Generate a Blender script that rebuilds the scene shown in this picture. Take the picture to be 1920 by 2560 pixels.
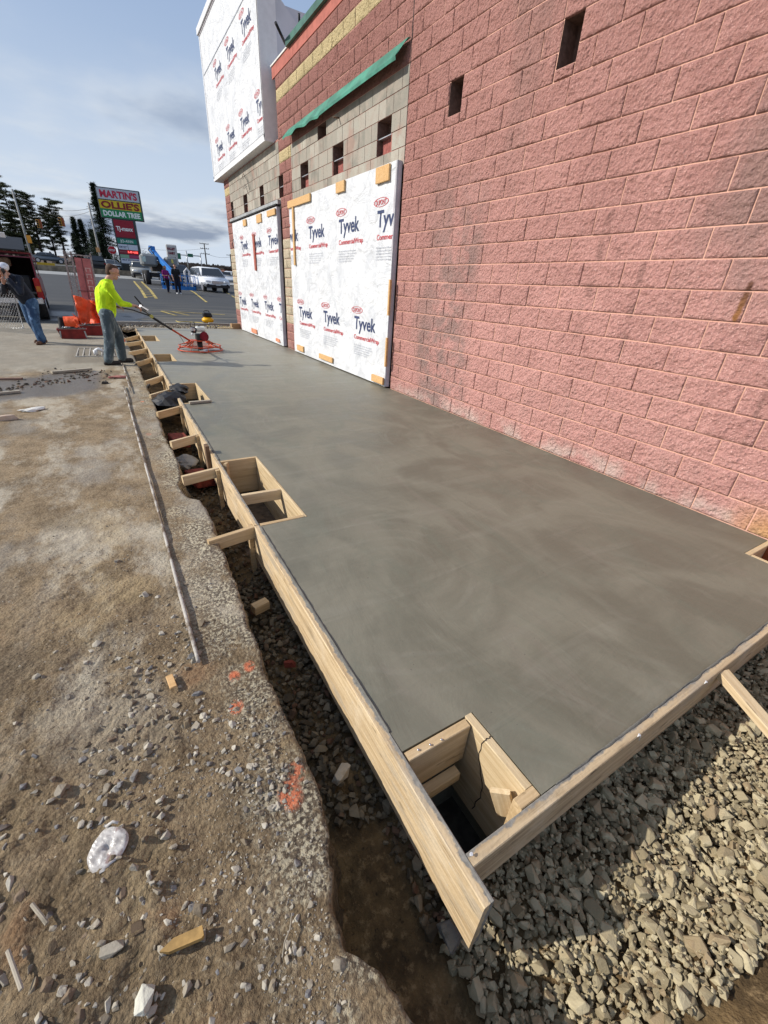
import bpy, bmesh, math, random
import numpy as np
from mathutils import Matrix, Vector, Euler
random.seed(7)
for _o in list(bpy.data.objects): bpy.data.objects.remove(_o, do_unlink=True)
scn = bpy.context.scene
COL = scn.collection
R = math.radians
# ------------------------------------------------------------------ camera
cam_d = bpy.data.cameras.new('camera'); cam = bpy.data.objects.new('camera', cam_d); COL.objects.link(cam)
_rt = Vector((0.85927925, -0.5082471, 0.05765474)); _dn = Vector((-0.19580454, -0.4309656, -0.88086845)); _fw = Vector((0.47254604, 0.74562292, -0.46983688))
M3 = Matrix((_rt, -_dn, -_fw)).transposed()
cam.matrix_world = Matrix.Translation((-3.90297, 0, 1.47327)) @ M3.to_4x4()
cam_d.sensor_fit = 'VERTICAL'; cam_d.sensor_height = 36; cam_d.lens = 1033.644 / 2560 * 36
cam_d.clip_start = 0.02; cam_d.clip_end = 3000
scn.camera = cam
CAMP = np.array([-3.90297, 0, 1.47327]); CR = np.array([_rt, _dn, _fw])
def to_px(P):
    q = (np.asarray(P, float) - CAMP) @ CR.T
    z = np.maximum(q[..., 2], 1e-3)
    return np.stack([960 + 1033.6 * q[..., 0] / z, 1280 + 1033.6 * q[..., 1] / z], -1), q[..., 2]
# ------------------------------------------------------------------ light
SUN_D = Vector((-0.92, 0.39, 0.62)).normalized()      # towards the sun
EL = math.asin(SUN_D.z); AZ = math.atan2(SUN_D.x, SUN_D.y)
sun_d = bpy.data.lights.new('sun', 'SUN'); sun_d.energy = 4.9; sun_d.angle = R(0.55); sun_d.color = (1, 0.945, 0.86)
sun = bpy.data.objects.new('sun', sun_d); COL.objects.link(sun)
sun.rotation_euler = SUN_D.to_track_quat('Z', 'Y').to_euler(); sun.location = (-20, 8, 20)
world = bpy.data.worlds.new('World'); scn.world = world; world.use_nodes = True
wt = world.node_tree; wt.nodes.clear()
def wn(t, **k):
    n = wt.nodes.new(t)
    for a, b in k.items(): setattr(n, a, b)
    return n
sky = wn('ShaderNodeTexSky', sky_type='NISHITA', sun_disc=False, sun_elevation=EL, sun_rotation=AZ, air_density=1.3, dust_density=2.0, ozone_density=1.6)
tc = wn('ShaderNodeTexCoord'); sx = wn('ShaderNodeSeparateXYZ'); wt.links.new(tc.outputs['Generated'], sx.inputs[0])
def wm(op, a, b=0.0, c=None, clamp=False):
    n = wn('ShaderNodeMath', operation=op, use_clamp=clamp)
    for i, v in enumerate((a, b) if c is None else (a, b, c)):
        if isinstance(v, (int, float)): n.inputs[i].default_value = v
        else: wt.links.new(v, n.inputs[i])
    return n.outputs[0]
def wmix(f, a, b):
    n = wn('ShaderNodeMix', data_type='RGBA')
    for s, v in ((n.inputs[0], f), (n.inputs[6], a), (n.inputs[7], b)):
        if isinstance(v, (int, float)): s.default_value = v
        elif isinstance(v, tuple): s.default_value = (*v, 1)
        else: wt.links.new(v, s)
    return n.outputs[2]
def wnoise(vec, scale, detail, rough, off, sc=(1, 1, 1)):
    mp = wn('ShaderNodeMapping'); mp.inputs['Location'].default_value = off; mp.inputs['Scale'].default_value = sc; wt.links.new(vec, mp.inputs[0])
    n = wn('ShaderNodeTexNoise'); n.inputs['Scale'].default_value = scale; n.inputs['Detail'].default_value = detail; n.inputs['Roughness'].default_value = rough
    wt.links.new(mp.outputs[0], n.inputs['Vector']); return n.outputs[0]
def wramp(f, lo, hi): return wm('SMOOTHSTEP', f, 0) if False else _mr(f, lo, hi)
def _mr(f, lo, hi):
    n = wn('ShaderNodeMapRange', interpolation_type='SMOOTHSTEP'); n.inputs['From Min'].default_value = lo; n.inputs['From Max'].default_value = hi
    wt.links.new(f, n.inputs['Value']); return n.outputs['Result']
zz = wm('ADD', wm('MAXIMUM', sx.outputs['Z'], 0.0), 0.10)
cv = wn('ShaderNodeCombineXYZ'); wt.links.new(wm('DIVIDE', sx.outputs['X'], zz), cv.inputs[0]); wt.links.new(wm('DIVIDE', sx.outputs['Y'], zz), cv.inputs[1])
cl = _mr(wnoise(cv.outputs[0], 0.50, 7, 0.55, (1.3, 6.1, 0), (1.0, 0.9, 1)), 0.46, 0.60)
veil = _mr(wnoise(cv.outputs[0], 0.9, 4, 0.5, (7.3, 1.1, 3)), 0.25, 0.8)
dark = _mr(wnoise(cv.outputs[0], 0.50, 7, 0.55, (1.24, 6.02, 0), (1.0, 0.9, 1)), 0.50, 0.62)
low = _mr(sx.outputs['Z'], 0.42, 0.0)
base = wmix(wm('MULTIPLY', veil, 0.45), sky.outputs[0], (5.2, 5.7, 6.3))
base = wmix(0.62, base, (4.7, 6.3, 9.4))
base = wmix(wm('MULTIPLY', low, 0.78), base, (8.0, 9.0, 10.2))
cc = wmix(dark, (8.6, 9.0, 9.3), (2.6, 3.2, 4.4))
final = wmix(wm('MULTIPLY', cl, wm('ADD', wm('MULTIPLY', low, 0.78), 0.14)), base, cc)
glow = wm('MULTIPLY', _mr(wm('ADD', wm('MULTIPLY', sx.outputs['Y'], .75), wm('MULTIPLY', sx.outputs['X'], -.10)), .25, .75), _mr(sx.outputs['Z'], .35, .8)); final = wmix(wm('MULTIPLY', wm('MULTIPLY', glow, _mr(wnoise(tc.outputs['Generated'], 2.2, 5, .55, (1, 2, 3)), .35, .65)), .6), final, (9.0, 9.2, 9.8))
bg = wn('ShaderNodeBackground'); bg.inputs['Strength'].default_value = 0.09; wt.links.new(final, bg.inputs[0])
ow = wn('ShaderNodeOutputWorld'); wt.links.new(bg.outputs[0], ow.inputs[0])
vs = scn.view_settings; vs.view_transform = 'Standard'; vs.look = 'None'; vs.gamma = 1; vs.exposure = 0.0; vs.use_curve_mapping = False
scn.cycles.max_bounces = 5; scn.cycles.diffuse_bounces = 3; scn.cycles.glossy_bounces = 2; scn.cycles.transmission_bounces = 3

# ------------------------------------------------------------------ node helper
class NT:
    def __init__(s, name):
        s.m = bpy.data.materials.new(name); s.m.use_nodes = True; s.t = s.m.node_tree
        s.b = s.t.nodes['Principled BSDF']; s.g = None
        s.b.inputs['Specular IOR Level'].default_value = 0.3
    def n(s, t, **k):
        x = s.t.nodes.new(t)
        for a, b in k.items(): setattr(x, a, b)
        return x
    def put(s, sock, v):
        if isinstance(v, (int, float)): sock.default_value = v
        elif isinstance(v, (tuple, list)): sock.default_value = (*v, 1) if (len(v) == 3 and sock.type == 'RGBA') else tuple(v)
        else: s.t.links.new(v, sock)
    def pos(s):
        if not s.g: s.g = s.n('ShaderNodeNewGeometry')
        return s.g.outputs['Position']
    def obj(s): return s.n('ShaderNodeTexCoord').outputs['Object']
    def rnd(s): return s.n('ShaderNodeObjectInfo').outputs['Random']
    def island(s):
        s.pos(); return s.g.outputs['Random Per Island']
    def map(s, v, sc=(1, 1, 1), loc=(0, 0, 0), rot=(0, 0, 0)):
        x = s.n('ShaderNodeMapping'); s.put(x.inputs[0], v); s.put(x.inputs['Scale'], sc); s.put(x.inputs['Location'], loc); s.put(x.inputs['Rotation'], rot); return x.outputs[0]
    def noise(s, v, scale, detail=3, rough=.55, dist=0):
        x = s.n('ShaderNodeTexNoise'); s.put(x.inputs['Vector'], v); s.put(x.inputs['Scale'], scale); s.put(x.inputs['Detail'], detail); s.put(x.inputs['Roughness'], rough); s.put(x.inputs['Distortion'], dist); return x.outputs[0]
    def vor(s, v, scale, out='Distance', feature='F1'):
        x = s.n('ShaderNodeTexVoronoi', feature=feature); s.put(x.inputs['Vector'], v); s.put(x.inputs['Scale'], scale); return x.outputs[out]
    def wave(s, v, scale, dist=2, detail=2, ds=1.0):
        x = s.n('ShaderNodeTexWave', wave_type='BANDS', bands_direction='Y'); s.put(x.inputs['Vector'], v); s.put(x.inputs['Scale'], scale); s.put(x.inputs['Distortion'], dist); s.put(x.inputs['Detail'], detail); s.put(x.inputs['Detail Scale'], ds); return x.outputs[0]
    def mr(s, v, a, b, c=0., d=1., smooth=True):
        x = s.n('ShaderNodeMapRange', interpolation_type='SMOOTHSTEP' if smooth else 'LINEAR'); s.put(x.inputs['Value'], v)
        for k, q in zip(('From Min', 'From Max', 'To Min', 'To Max'), (a, b, c, d)): s.put(x.inputs[k], q)
        return x.outputs[0]
    def m_(s, op, a, b=0., clamp=False):
        x = s.n('ShaderNodeMath', operation=op, use_clamp=clamp); s.put(x.inputs[0], a); s.put(x.inputs[1], b); return x.outputs[0]
    def mix(s, f, a, b, mode='MIX'):
        x = s.n('ShaderNodeMix', data_type='RGBA', blend_type=mode); s.put(x.inputs[0], f); s.put(x.inputs[6], a); s.put(x.inputs[7], b); return x.outputs[2]
    def xyz(s, v):
        x = s.n('ShaderNodeSeparateXYZ'); s.put(x.inputs[0], v); return x.outputs
    def comb(s, a, b, c=0.):
        x = s.n('ShaderNodeCombineXYZ'); s.put(x.inputs[0], a); s.put(x.inputs[1], b); s.put(x.inputs[2], c); return x.outputs[0]
    def white(s, v, out=0):
        x = s.n('ShaderNodeTexWhiteNoise', noise_dimensions='3D'); s.put(x.inputs['Vector'], v); return x.outputs[out]
    def bump(s, h, dist=.01, strength=1., prev=None):
        x = s.n('ShaderNodeBump'); s.put(x.inputs['Height'], h); s.put(x.inputs['Distance'], dist); s.put(x.inputs['Strength'], strength)
        if prev is not None: s.put(x.inputs['Normal'], prev)
        s.put(s.b.inputs['Normal'], x.outputs[0]); return x.outputs[0]
    def out(s, col=None, rough=None, metal=None, spec=None):
        if col is not None: s.put(s.b.inputs['Base Color'], col)
        if rough is not None: s.put(s.b.inputs['Roughness'], rough)
        if metal is not None: s.put(s.b.inputs['Metallic'], metal)
        if spec is not None: s.put(s.b.inputs['Specular IOR Level'], spec)
        return s.m
_pm = {}
def plain(name, col, rough=.6, metal=0., var=.18, scale=9., bumpd=0., spec=None, emit=None):
    if name in _pm: return _pm[name]
    t = NT(name); v = t.obj(); f = t.noise(v, scale, 4, .6)
    dk = tuple(c * (1 - var) for c in col); lt = tuple(min(1, c * (1 + var * .8)) for c in col)
    c = t.mix(t.mr(f, .3, .7), dk, lt)
    if bumpd: t.bump(t.noise(v, scale * 6, 3), bumpd)
    t.out(c, rough, metal, spec)
    if emit: t.put(t.b.inputs['Emission Color'], emit[:3]); t.put(t.b.inputs['Emission Strength'], emit[3])
    _pm[name] = t.m; return t.m

# ---- masonry
def mat_split(name, c0, c1, stain_shade=True, amt=1.0):
    t = NT(name); P = t.pos(); x, y, z = t.xyz(P)[0:3]
    row = t.m_('FLOOR', t.m_('DIVIDE', z, .2032)); odd = t.m_('MULTIPLY', t.m_('MODULO', row, 2.), .2032)
    cell = t.m_('FLOOR', t.m_('DIVIDE', t.m_('ADD', y, odd), .4064))
    r = t.white(t.comb(row, cell, 3.))
    c = t.mix(t.noise(P, 26, 5, .68), c0, c1)
    c = t.mix(t.mr(r, 0, 1, 0, .22), c, tuple(v * .62 for v in c0))
    c = t.mix(t.m_('MULTIPLY', t.mr(t.noise(P, 110, 3, .6), .58, .70), .7), c, tuple(min(1, v * 1.7 + .05) for v in c1))
    c = t.mix(t.m_('MULTIPLY', t.mr(t.noise(P, 70, 3, .6), .42, .30), .6), c, tuple(v * .35 for v in c0))  # dark specks painted in for the shade inside face pits
    if stain_shade:
        g = t.mr(t.noise(t.map(P, (1, 1.0, .35)), .9, 5, .6), .52, .72)
        c = t.mix(t.m_('MULTIPLY', g, .55 * amt), c, (.21, .165, .145))
        # efflorescence along the foot, grime runs
        foot = t.m_('MULTIPLY', t.mr(t.m_('ADD', z, t.m_('MULTIPLY', t.noise(P, 5, 4), -.22)), .10, -.08), t.mr(t.noise(P, 2.3, 3), .42, .6))
        c = t.mix(t.m_('MULTIPLY', foot, .55), c, t.mix(t.noise(P, 30, 5, .7), (.36, .26, .22), (.74, .68, .60)))
        yel = t.m_('MULTIPLY', t.mr(y, 1.15, .75), t.mr(z, .34, .02)); c = t.mix(t.m_('MULTIPLY', yel, .75), c, (.55, .30, .10))
        run = t.m_('MULTIPLY', t.mr(t.noise(t.map(P, (0, 3.2, .22)), 1.3, 3), .62, .72), t.mr(t.noise(P, 7, 4), .4, .6)); c = t.mix(t.m_('MULTIPLY', run, .45), c, (.10, .06, .05))
        # the rust streak
        sy = t.m_('SUBTRACT', 1.0, t.m_('MULTIPLY', t.m_('ABSOLUTE', t.m_('SUBTRACT', y, t.m_('ADD', 1.528, t.m_('MULTIPLY', t.noise(P, 14, 4), .04)))), 30.), True)
        sz = t.m_('MULTIPLY', t.mr(z, 1.38, 1.46), t.mr(z, 1.70, 1.67)); c = t.mix(t.m_('MULTIPLY', t.mr(t.m_('MULTIPLY', t.m_('MULTIPLY', sy, sz), t.m_('ADD', .5, t.noise(P, 30, 4))), .08, .75), .85), c, t.mix(t.mr(z, 1.45, 1.66), (.30, .13, .03), (.09, .035, .015)))
    if stain_shade:
        yb = t.m_('ADD', y, t.m_('MULTIPLY', t.m_('SUBTRACT', t.noise(P, 1.4, 4), .5), 1.1)); gb = t.m_('MULTIPLY', t.m_('MULTIPLY', t.mr(yb, 4.2, 4.7), t.mr(yb, 5.6, 5.1)), t.m_('MULTIPLY', t.mr(z, 3.2, 1.8), t.mr(t.noise(P, 3.2, 5, .65), .40, .58)))
        c = t.mix(t.m_('MULTIPLY', gb, .62), c, (.20, .165, .15))
        c = t.mix(t.m_('MULTIPLY', t.mr(t.m_('ADD', z, t.m_('MULTIPLY', t.noise(P, .8, 3), 1.6)), 1.8, 4.8), .45), c, (.26, .125, .100)); c = t.mix(t.m_('MULTIPLY', t.mr(y, 4.4, 8.0), .58), c, (.225, .098, .082))  # painted shade of the rough face: darker upwards and towards the far end
    h = t.m_('ADD', t.m_('MULTIPLY', t.vor(P, 38), 1.0), t.m_('ADD', t.m_('MULTIPLY', t.noise(P, 42, 3, .6), 1.6), t.m_('MULTIPLY', t.noise(P, 110, 4, .7), .9)))
    t.bump(h, .0125, 1.); return t.out(c, .92, 0, .15)
M_red = mat_split('split_red', (.40, .185, .162), (.65, .36, .315))
M_yel = mat_split('split_yellow', (.44, .34, .18), (.60, .49, .28), False)
M_bei = mat_split('split_beige', (.40, .33, .23), (.58, .50, .37), False)
def mat_mortar(name, c0, c1):
    t = NT(name); P = t.pos(); c = t.mix(t.noise(P, 9, 4), c0, c1); t.bump(t.noise(P, 90, 3), .003); return t.out(c, .9, 0, .1)
M_mort = mat_mortar('mortar_pink', (.56, .30, .22), (.74, .45, .35))
M_mort2 = mat_mortar('mortar_cmu', (.30, .13, .11), (.42, .21, .17))
def mat_cmu():
    t = NT('grey_block'); P = t.pos(); x, y, z = t.xyz(P)[0:3]
    r = t.white(t.comb(t.m_('FLOOR', t.m_('DIVIDE', z, .2032)), t.m_('FLOOR', t.m_('DIVIDE', t.m_('ADD', y, t.m_('ADD', .105, t.m_('MULTIPLY', t.m_('MODULO', t.m_('FLOOR', t.m_('DIVIDE', z, .2032)), 2.), .2032))), .4064)), 1.))
    c = t.mix(r, (.21, .20, .17), (.43, .405, .345)); c = t.mix(t.mr(t.noise(P, 6, 5), .35, .75), c, (.36, .31, .26))
    c = t.mix(t.m_('MULTIPLY', t.mr(t.noise(P, 60, 3), .6, .7), .6), c, (.13, .11, .09))
    c = t.mix(t.m_('MULTIPLY', t.mr(t.noise(P, 1.8, 4), .55, .7), .45), c, (.34, .18, .14))
    t.bump(t.noise(P, 80, 4), .003); return t.out(c, .9, 0, .1)
M_cmu = mat_cmu()
# ---- fresh concrete
def mat_slab():
    t = NT('fresh_concrete'); P = t.pos(); x, y, z = t.xyz(P)[0:3]
    w1 = t.noise(t.map(P, (.75, .55, 1), (0, 0, 0), (0, 0, .5)), 1.5, 6, .55, 1.6)
    w2 = t.noise(t.map(P, (1.3, .5, 1), (3, 1, 0), (0, 0, -.7)), 2.3, 7, .6, 1.2)
    w3 = t.noise(t.map(P, (.3, 2.2, 1), (1, 1, 0), (0, 0, .12)), 3.2, 6, .62, .8)
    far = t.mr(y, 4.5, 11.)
    c = t.mix(t.mr(w1, .38, .62), (.144, .137, .100), (.202, .189, .140))
    c = t.mix(t.m_('MULTIPLY', t.mr(w2, .5, .68), .6), c, (.148, .154, .114))
    c = t.mix(t.m_('MULTIPLY', t.mr(w2, .42, .3), .5), c, (.196, .174, .134))
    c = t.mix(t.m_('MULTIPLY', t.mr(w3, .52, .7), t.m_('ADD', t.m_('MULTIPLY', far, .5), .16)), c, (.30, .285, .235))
    c = t.mix(t.m_('MULTIPLY', far, .55), c, (.32, .305, .255))  # far end lightened in colour to imitate the sky's sheen
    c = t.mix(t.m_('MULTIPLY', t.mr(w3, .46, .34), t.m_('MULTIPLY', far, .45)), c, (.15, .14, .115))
    vd = t.vor(t.map(P, (.62, .62, 1), (.3, .1, 0)), 1.0); arc = t.m_('SINE', t.m_('MULTIPLY', t.m_('ADD', vd, t.m_('MULTIPLY', t.noise(P, 1.6, 4), .10)), 105.)); arcm = t.m_('MULTIPLY', t.mr(arc, .2, 1.), t.mr(t.noise(P, 1.7, 5, .6), .46, .62))
    c = t.mix(t.m_('MULTIPLY', arcm, .09), c, (.30, .285, .235))
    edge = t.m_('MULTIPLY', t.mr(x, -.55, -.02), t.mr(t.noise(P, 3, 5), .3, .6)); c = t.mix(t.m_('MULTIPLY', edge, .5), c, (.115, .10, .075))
    c = t.mix(t.m_('MULTIPLY', t.mr(t.noise(P, 55, 3), .70, .76), .6), c, (.05, .045, .04))
    c = t.mix(t.m_('MULTIPLY', t.noise(P, 300, 2), .25), c, (.13, .125, .10))
    h = t.m_('ADD', t.m_('MULTIPLY', w2, 1.0), t.m_('ADD', t.m_('MULTIPLY', w3, .7), t.m_('ADD', t.m_('MULTIPLY', arcm, .10), t.m_('MULTIPLY', t.noise(P, 60, 4), .07))))
    t.bump(h, .012, .6)
    return t.out(c, t.mr(w1, .3, .7, .42, .60), 0, .45)
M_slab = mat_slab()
def mat_conc(name, c0, c1, sc=6):
    t = NT(name); P = t.pos(); c = t.mix(t.noise(P, sc, 6, .65), c0, c1); c = t.mix(t.m_('MULTIPLY', t.mr(t.noise(P, sc * 9, 3), .58, .7), .5), c, tuple(v * .4 for v in c0)); t.bump(t.noise(P, sc * 10, 4), .006); return t.out(c, .9, 0, .15)
M_conc = mat_conc('old_concrete', (.24, .225, .20), (.40, .38, .34))
M_concwet = mat_conc('damp_concrete', (.10, .10, .09), (.19, .18, .16))
# ---- lumber
def mat_wood(name, c0, c1, knots=True, cement=0., grain=1.0, worn=.35):
    t = NT(name); o = t.obj(); r = t.rnd(); off = t.comb(t.m_('MULTIPLY', r, 17.), t.m_('MULTIPLY', r, 9.), t.m_('MULTIPLY', r, 5.))
    x_ = t.n('ShaderNodeVectorMath', operation='ADD'); t.put(x_.inputs[0], o); t.put(x_.inputs[1], off); v = x_.outputs[0]
    g = t.noise(t.map(v, (1.6, 34, 34)), 1.5, 5, .6, .6); g2 = t.noise(t.map(v, (.8, 9, 9)), 2.2, 4, .6, 1.5)
    c = t.mix(t.mr(g, .2, .8), c0, c1); c = t.mix(t.m_('MULTIPLY', t.mr(g2, .52, .72), worn), c, tuple(q * .55 for q in c0))
    c = t.mix(t.m_('MULTIPLY', t.mr(t.noise(v, 5, 5, .65), .5, .7), worn), c, tuple(q * .8 + .10 for q in c1))
    if knots: c = t.mix(t.m_('MULTIPLY', t.mr(t.vor(t.map(v, (1.6, 8, 8)), 1.3), .10, .04), .8), c, tuple(q * .3 for q in c0))
    c = t.mix(t.m_('MULTIPLY', t.mr(t.noise(t.map(v, (1, 5, 5)), 7, 4), .66, .72), .6), c, tuple(q * .35 for q in c0))
    if worn > .4: c = t.mix(t.m_('MULTIPLY', t.mr(t.noise(t.map(v, (1.2, 5, 5)), 2.6, 5, .65), .48, .66), .55), c, (.34, .30, .24)); c = t.mix(t.m_('MULTIPLY', t.mr(t.noise(v, 24, 4, .6), .64, .72), .7), c, (.50, .47, .42))
    if cement:
        ox = t.xyz(o); m = t.m_('MULTIPLY', t.mr(t.m_('ADD', ox[1], t.m_('MULTIPLY', t.m_('SUBTRACT', t.noise(t.map(o, (1, 1, 1)), 11, 5, .7), .5), .06)), cement - .004, cement + .004), 1.)
        c = t.mix(m, c, t.mix(t.noise(o, 60, 4), (.10, .095, .085), (.36, .34, .30)))
    t.bump(t.m_('ADD', g, t.m_('MULTIPLY', t.noise(o, 70, 3), .5)), .0022 * grain); return t.out(c, .75, 0, .2)
M_form = mat_wood('form_lumber', (.44, .31, .17), (.68, .53, .33), True, .004, 1.6, .6)
M_form2 = mat_wood('form_lumber_front', (.36, .26, .155), (.60, .47, .30), True, .008, 1.6, .6)
M_lum = mat_wood('new_lumber', (.50, .36, .20), (.70, .56, .36), True, 0, 1., .25)
M_lum2 = mat_wood('box_lumber', (.42, .29, .15), (.62, .46, .27), True, 0, 1., .35)
M_ply = mat_wood('box_plywood', (.42, .30, .16), (.64, .51, .32), False, 0, 1., .3)
M_old = mat_wood('weathered_lumber', (.28, .24, .18), (.46, .41, .33), True, 0, 1., .5)
M_bat = mat_wood('orange_batten', (.50, .29, .12), (.68, .44, .21), False, 0, 1., .2)
M_cut = mat_wood('stud_offcut', (.33, .20, .10), (.55, .38, .20), False, 0, 1., .3)
# ---- house wrap
def mat_wrap(name, tint=(.66, .67, .685)):
    t = NT(name); P = t.pos(); x, y, z = t.xyz(P)[0:3]
    a = t.noise(t.map(P, (1, 1, .8)), 3.2, 6, .62, .8); b = t.noise(P, 11, 5, .6, .6); v = t.vor(t.map(P, (1, 1.2, .9), (0, 0, 0), (.5, 0, 0)), 4.2)
    cr = t.m_('ABSOLUTE', t.m_('SUBTRACT', t.noise(t.map(P, (1, .8, 1), (1, 2, 3), (.5, 0, 0)), 2.6, 5, .6, 1.0), .5)); cr2 = t.m_('ABSOLUTE', t.m_('SUBTRACT', t.noise(t.map(P, (1, 1.2, .7), (5, 2, 1), (-.6, 0, 0)), 5.5, 4, .6, .8), .5))
    c = t.mix(t.mr(a, .42, .68), tint, (.54, .555, .58)); c = t.mix(t.m_('MULTIPLY', t.mr(b, .55, .7), .4), c, (.58, .59, .63)); c = t.mix(t.m_('MULTIPLY', t.mr(cr2, .02, .0), .12), c, (.55, .56, .60))
    ln = t.m_('ABSOLUTE', t.m_('SUBTRACT', t.m_('FRACT', t.m_('DIVIDE', t.m_('ADD', z, .03), .26)), .5))
    c = t.mix(t.m_('MULTIPLY', t.mr(ln, .010, .004), .5), c, (.45, .46, .5))
    t.bump(t.m_('ADD', t.m_('MULTIPLY', a, 1.), t.m_('ADD', t.m_('MULTIPLY', t.m_('MINIMUM', cr, .12), 4.5), t.m_('MULTIPLY', t.m_('MINIMUM', cr2, .10), .7))), .022, .65)
    return t.out(c, .55, 0, .3)
M_wrap = mat_wrap('house_wrap_film')
M_navy = plain('print_navy', (.035, .05, .12), .6, 0, .1); M_rprint = plain('print_red', (.50, .05, .06), .6, 0, .1); M_gprint = plain('print_grey', (.36, .38, .43), .6, 0, .1)
# ---- metals, plastics
M_green = plain('green_metal', (.045, .24, .15), .5, .0, .35, 3, 0, .4); M_greend = plain('green_cap', (.05, .13, .10), .5, 0, .3, 3)
M_white = plain('white_paint', (.68, .68, .69), .5, 0, .05); M_gpanel = plain('grey_panel', (.52, .54, .58), .6, 0, .06, 2)
M_strip = plain('grey_film_edge', (.50, .47, .50), .6, 0, .12, 6)
M_black = plain('black_plastic', (.02, .02, .022), .45, 0, .2); M_dark = plain('dark_hollow', (.03, .022, .018), .9)
M_steel = plain('galvanised', (.42, .43, .44), .4, .6, .2); M_rust = plain('rusty_steel', (.20, .13, .09), .85, .1, .45, 30, .002)
M_rub = plain('tyre_rubber', (.025, .025, .026), .85, 0, .2); M_chrome = plain('bright_metal', (.6, .6, .62), .25, .9, .05)
M_rim = plain('alloy_rim', (.45, .45, .47), .35, .7, .1)
def mat_glass(name, col=(.02, .025, .03)):
    t = NT(name); return t.out(col, .06, 0, .8)
M_glass = mat_glass('tinted_glass')
# ------------------------------------------------------------------ numpy noise
def _h(ix, iy, s):
    n = (ix.astype(np.int64) * 374761393 + iy.astype(np.int64) * 668265263 + s * 1442695041) & 0x7fffffff
    n = ((n ^ (n >> 13)) * 1274126177) & 0x7fffffff
    return ((n ^ (n >> 16)) & 0xffff) / 65535.0
def vn(x, y, s=0):
    x = np.asarray(x, float); y = np.asarray(y, float); ix = np.floor(x); iy = np.floor(y); fx = x - ix; fy = y - iy
    fx = fx * fx * (3 - 2 * fx); fy = fy * fy * (3 - 2 * fy)
    a = _h(ix, iy, s); b = _h(ix + 1, iy, s); c = _h(ix, iy + 1, s); d = _h(ix + 1, iy + 1, s)
    return (a * (1 - fx) + b * fx) * (1 - fy) + (c * (1 - fx) + d * fx) * fy
def fbm(x, y, f=1., o=4, s=0, g=.5):
    r = 0; a = 1.; t = 0
    for i in range(o):
        r = r + a * (vn(x * f + i * 7.3, y * f + i * 3.1, s + i) - .5); t += a; a *= g; f *= 2.03
    return r / t * 2
# ------------------------------------------------------------------ object helpers
def props(o, label=None, cat=None, group=None, kind=None):
    if label: o['label'] = label
    if cat: o['category'] = cat
    if group: o['group'] = group
    if kind: o['kind'] = kind
    return o
def empty(name, loc=(0, 0, 0), rz=0., label=None, cat=None, group=None, parent=None, rot=None):
    o = bpy.data.objects.new(name, None); COL.objects.link(o); o.empty_display_size = .1
    o.location = loc; o.rotation_euler = rot or (0, 0, rz)
    if parent: o.parent = parent
    return props(o, label, cat, group)
def link(name, me, m=None, parent=None, loc=None, rot=None, scale=None):
    o = bpy.data.objects.new(name, me); COL.objects.link(o)
    if m is not None and not me.materials:
        for q in (m if isinstance(m, (list, tuple)) else [m]): me.materials.append(q)
    if parent: o.parent = parent
    if loc is not None: o.location = loc
    if rot is not None: o.rotation_euler = rot
    if scale is not None: o.scale = scale
    return o
def mesh(name, v, f, smooth=False):
    me = bpy.data.meshes.new(name); me.from_pydata([tuple(p) for p in v], [], [tuple(q) for q in f]); me.update()
    me.polygons.foreach_set('use_smooth', [bool(smooth)] * len(me.polygons))
    return me
def np_mesh(name, V, F, smooth=False):       # V (n,3) F (m,4) or (m,3) arrays
    me = bpy.data.meshes.new(name); F = np.asarray(F, np.int32); k = F.shape[1]
    me.vertices.add(len(V)); me.vertices.foreach_set('co', np.asarray(V, np.float32).ravel())
    me.loops.add(F.size); me.loops.foreach_set('vertex_index', F.ravel())
    me.polygons.add(len(F)); me.polygons.foreach_set('loop_start', np.arange(len(F), dtype=np.int32) * k); me.polygons.foreach_set('loop_total', np.full(len(F), k, np.int32))
    me.update(calc_edges=True)
    me.polygons.foreach_set('use_smooth', np.full(len(F), bool(smooth)))
    return me
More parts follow.
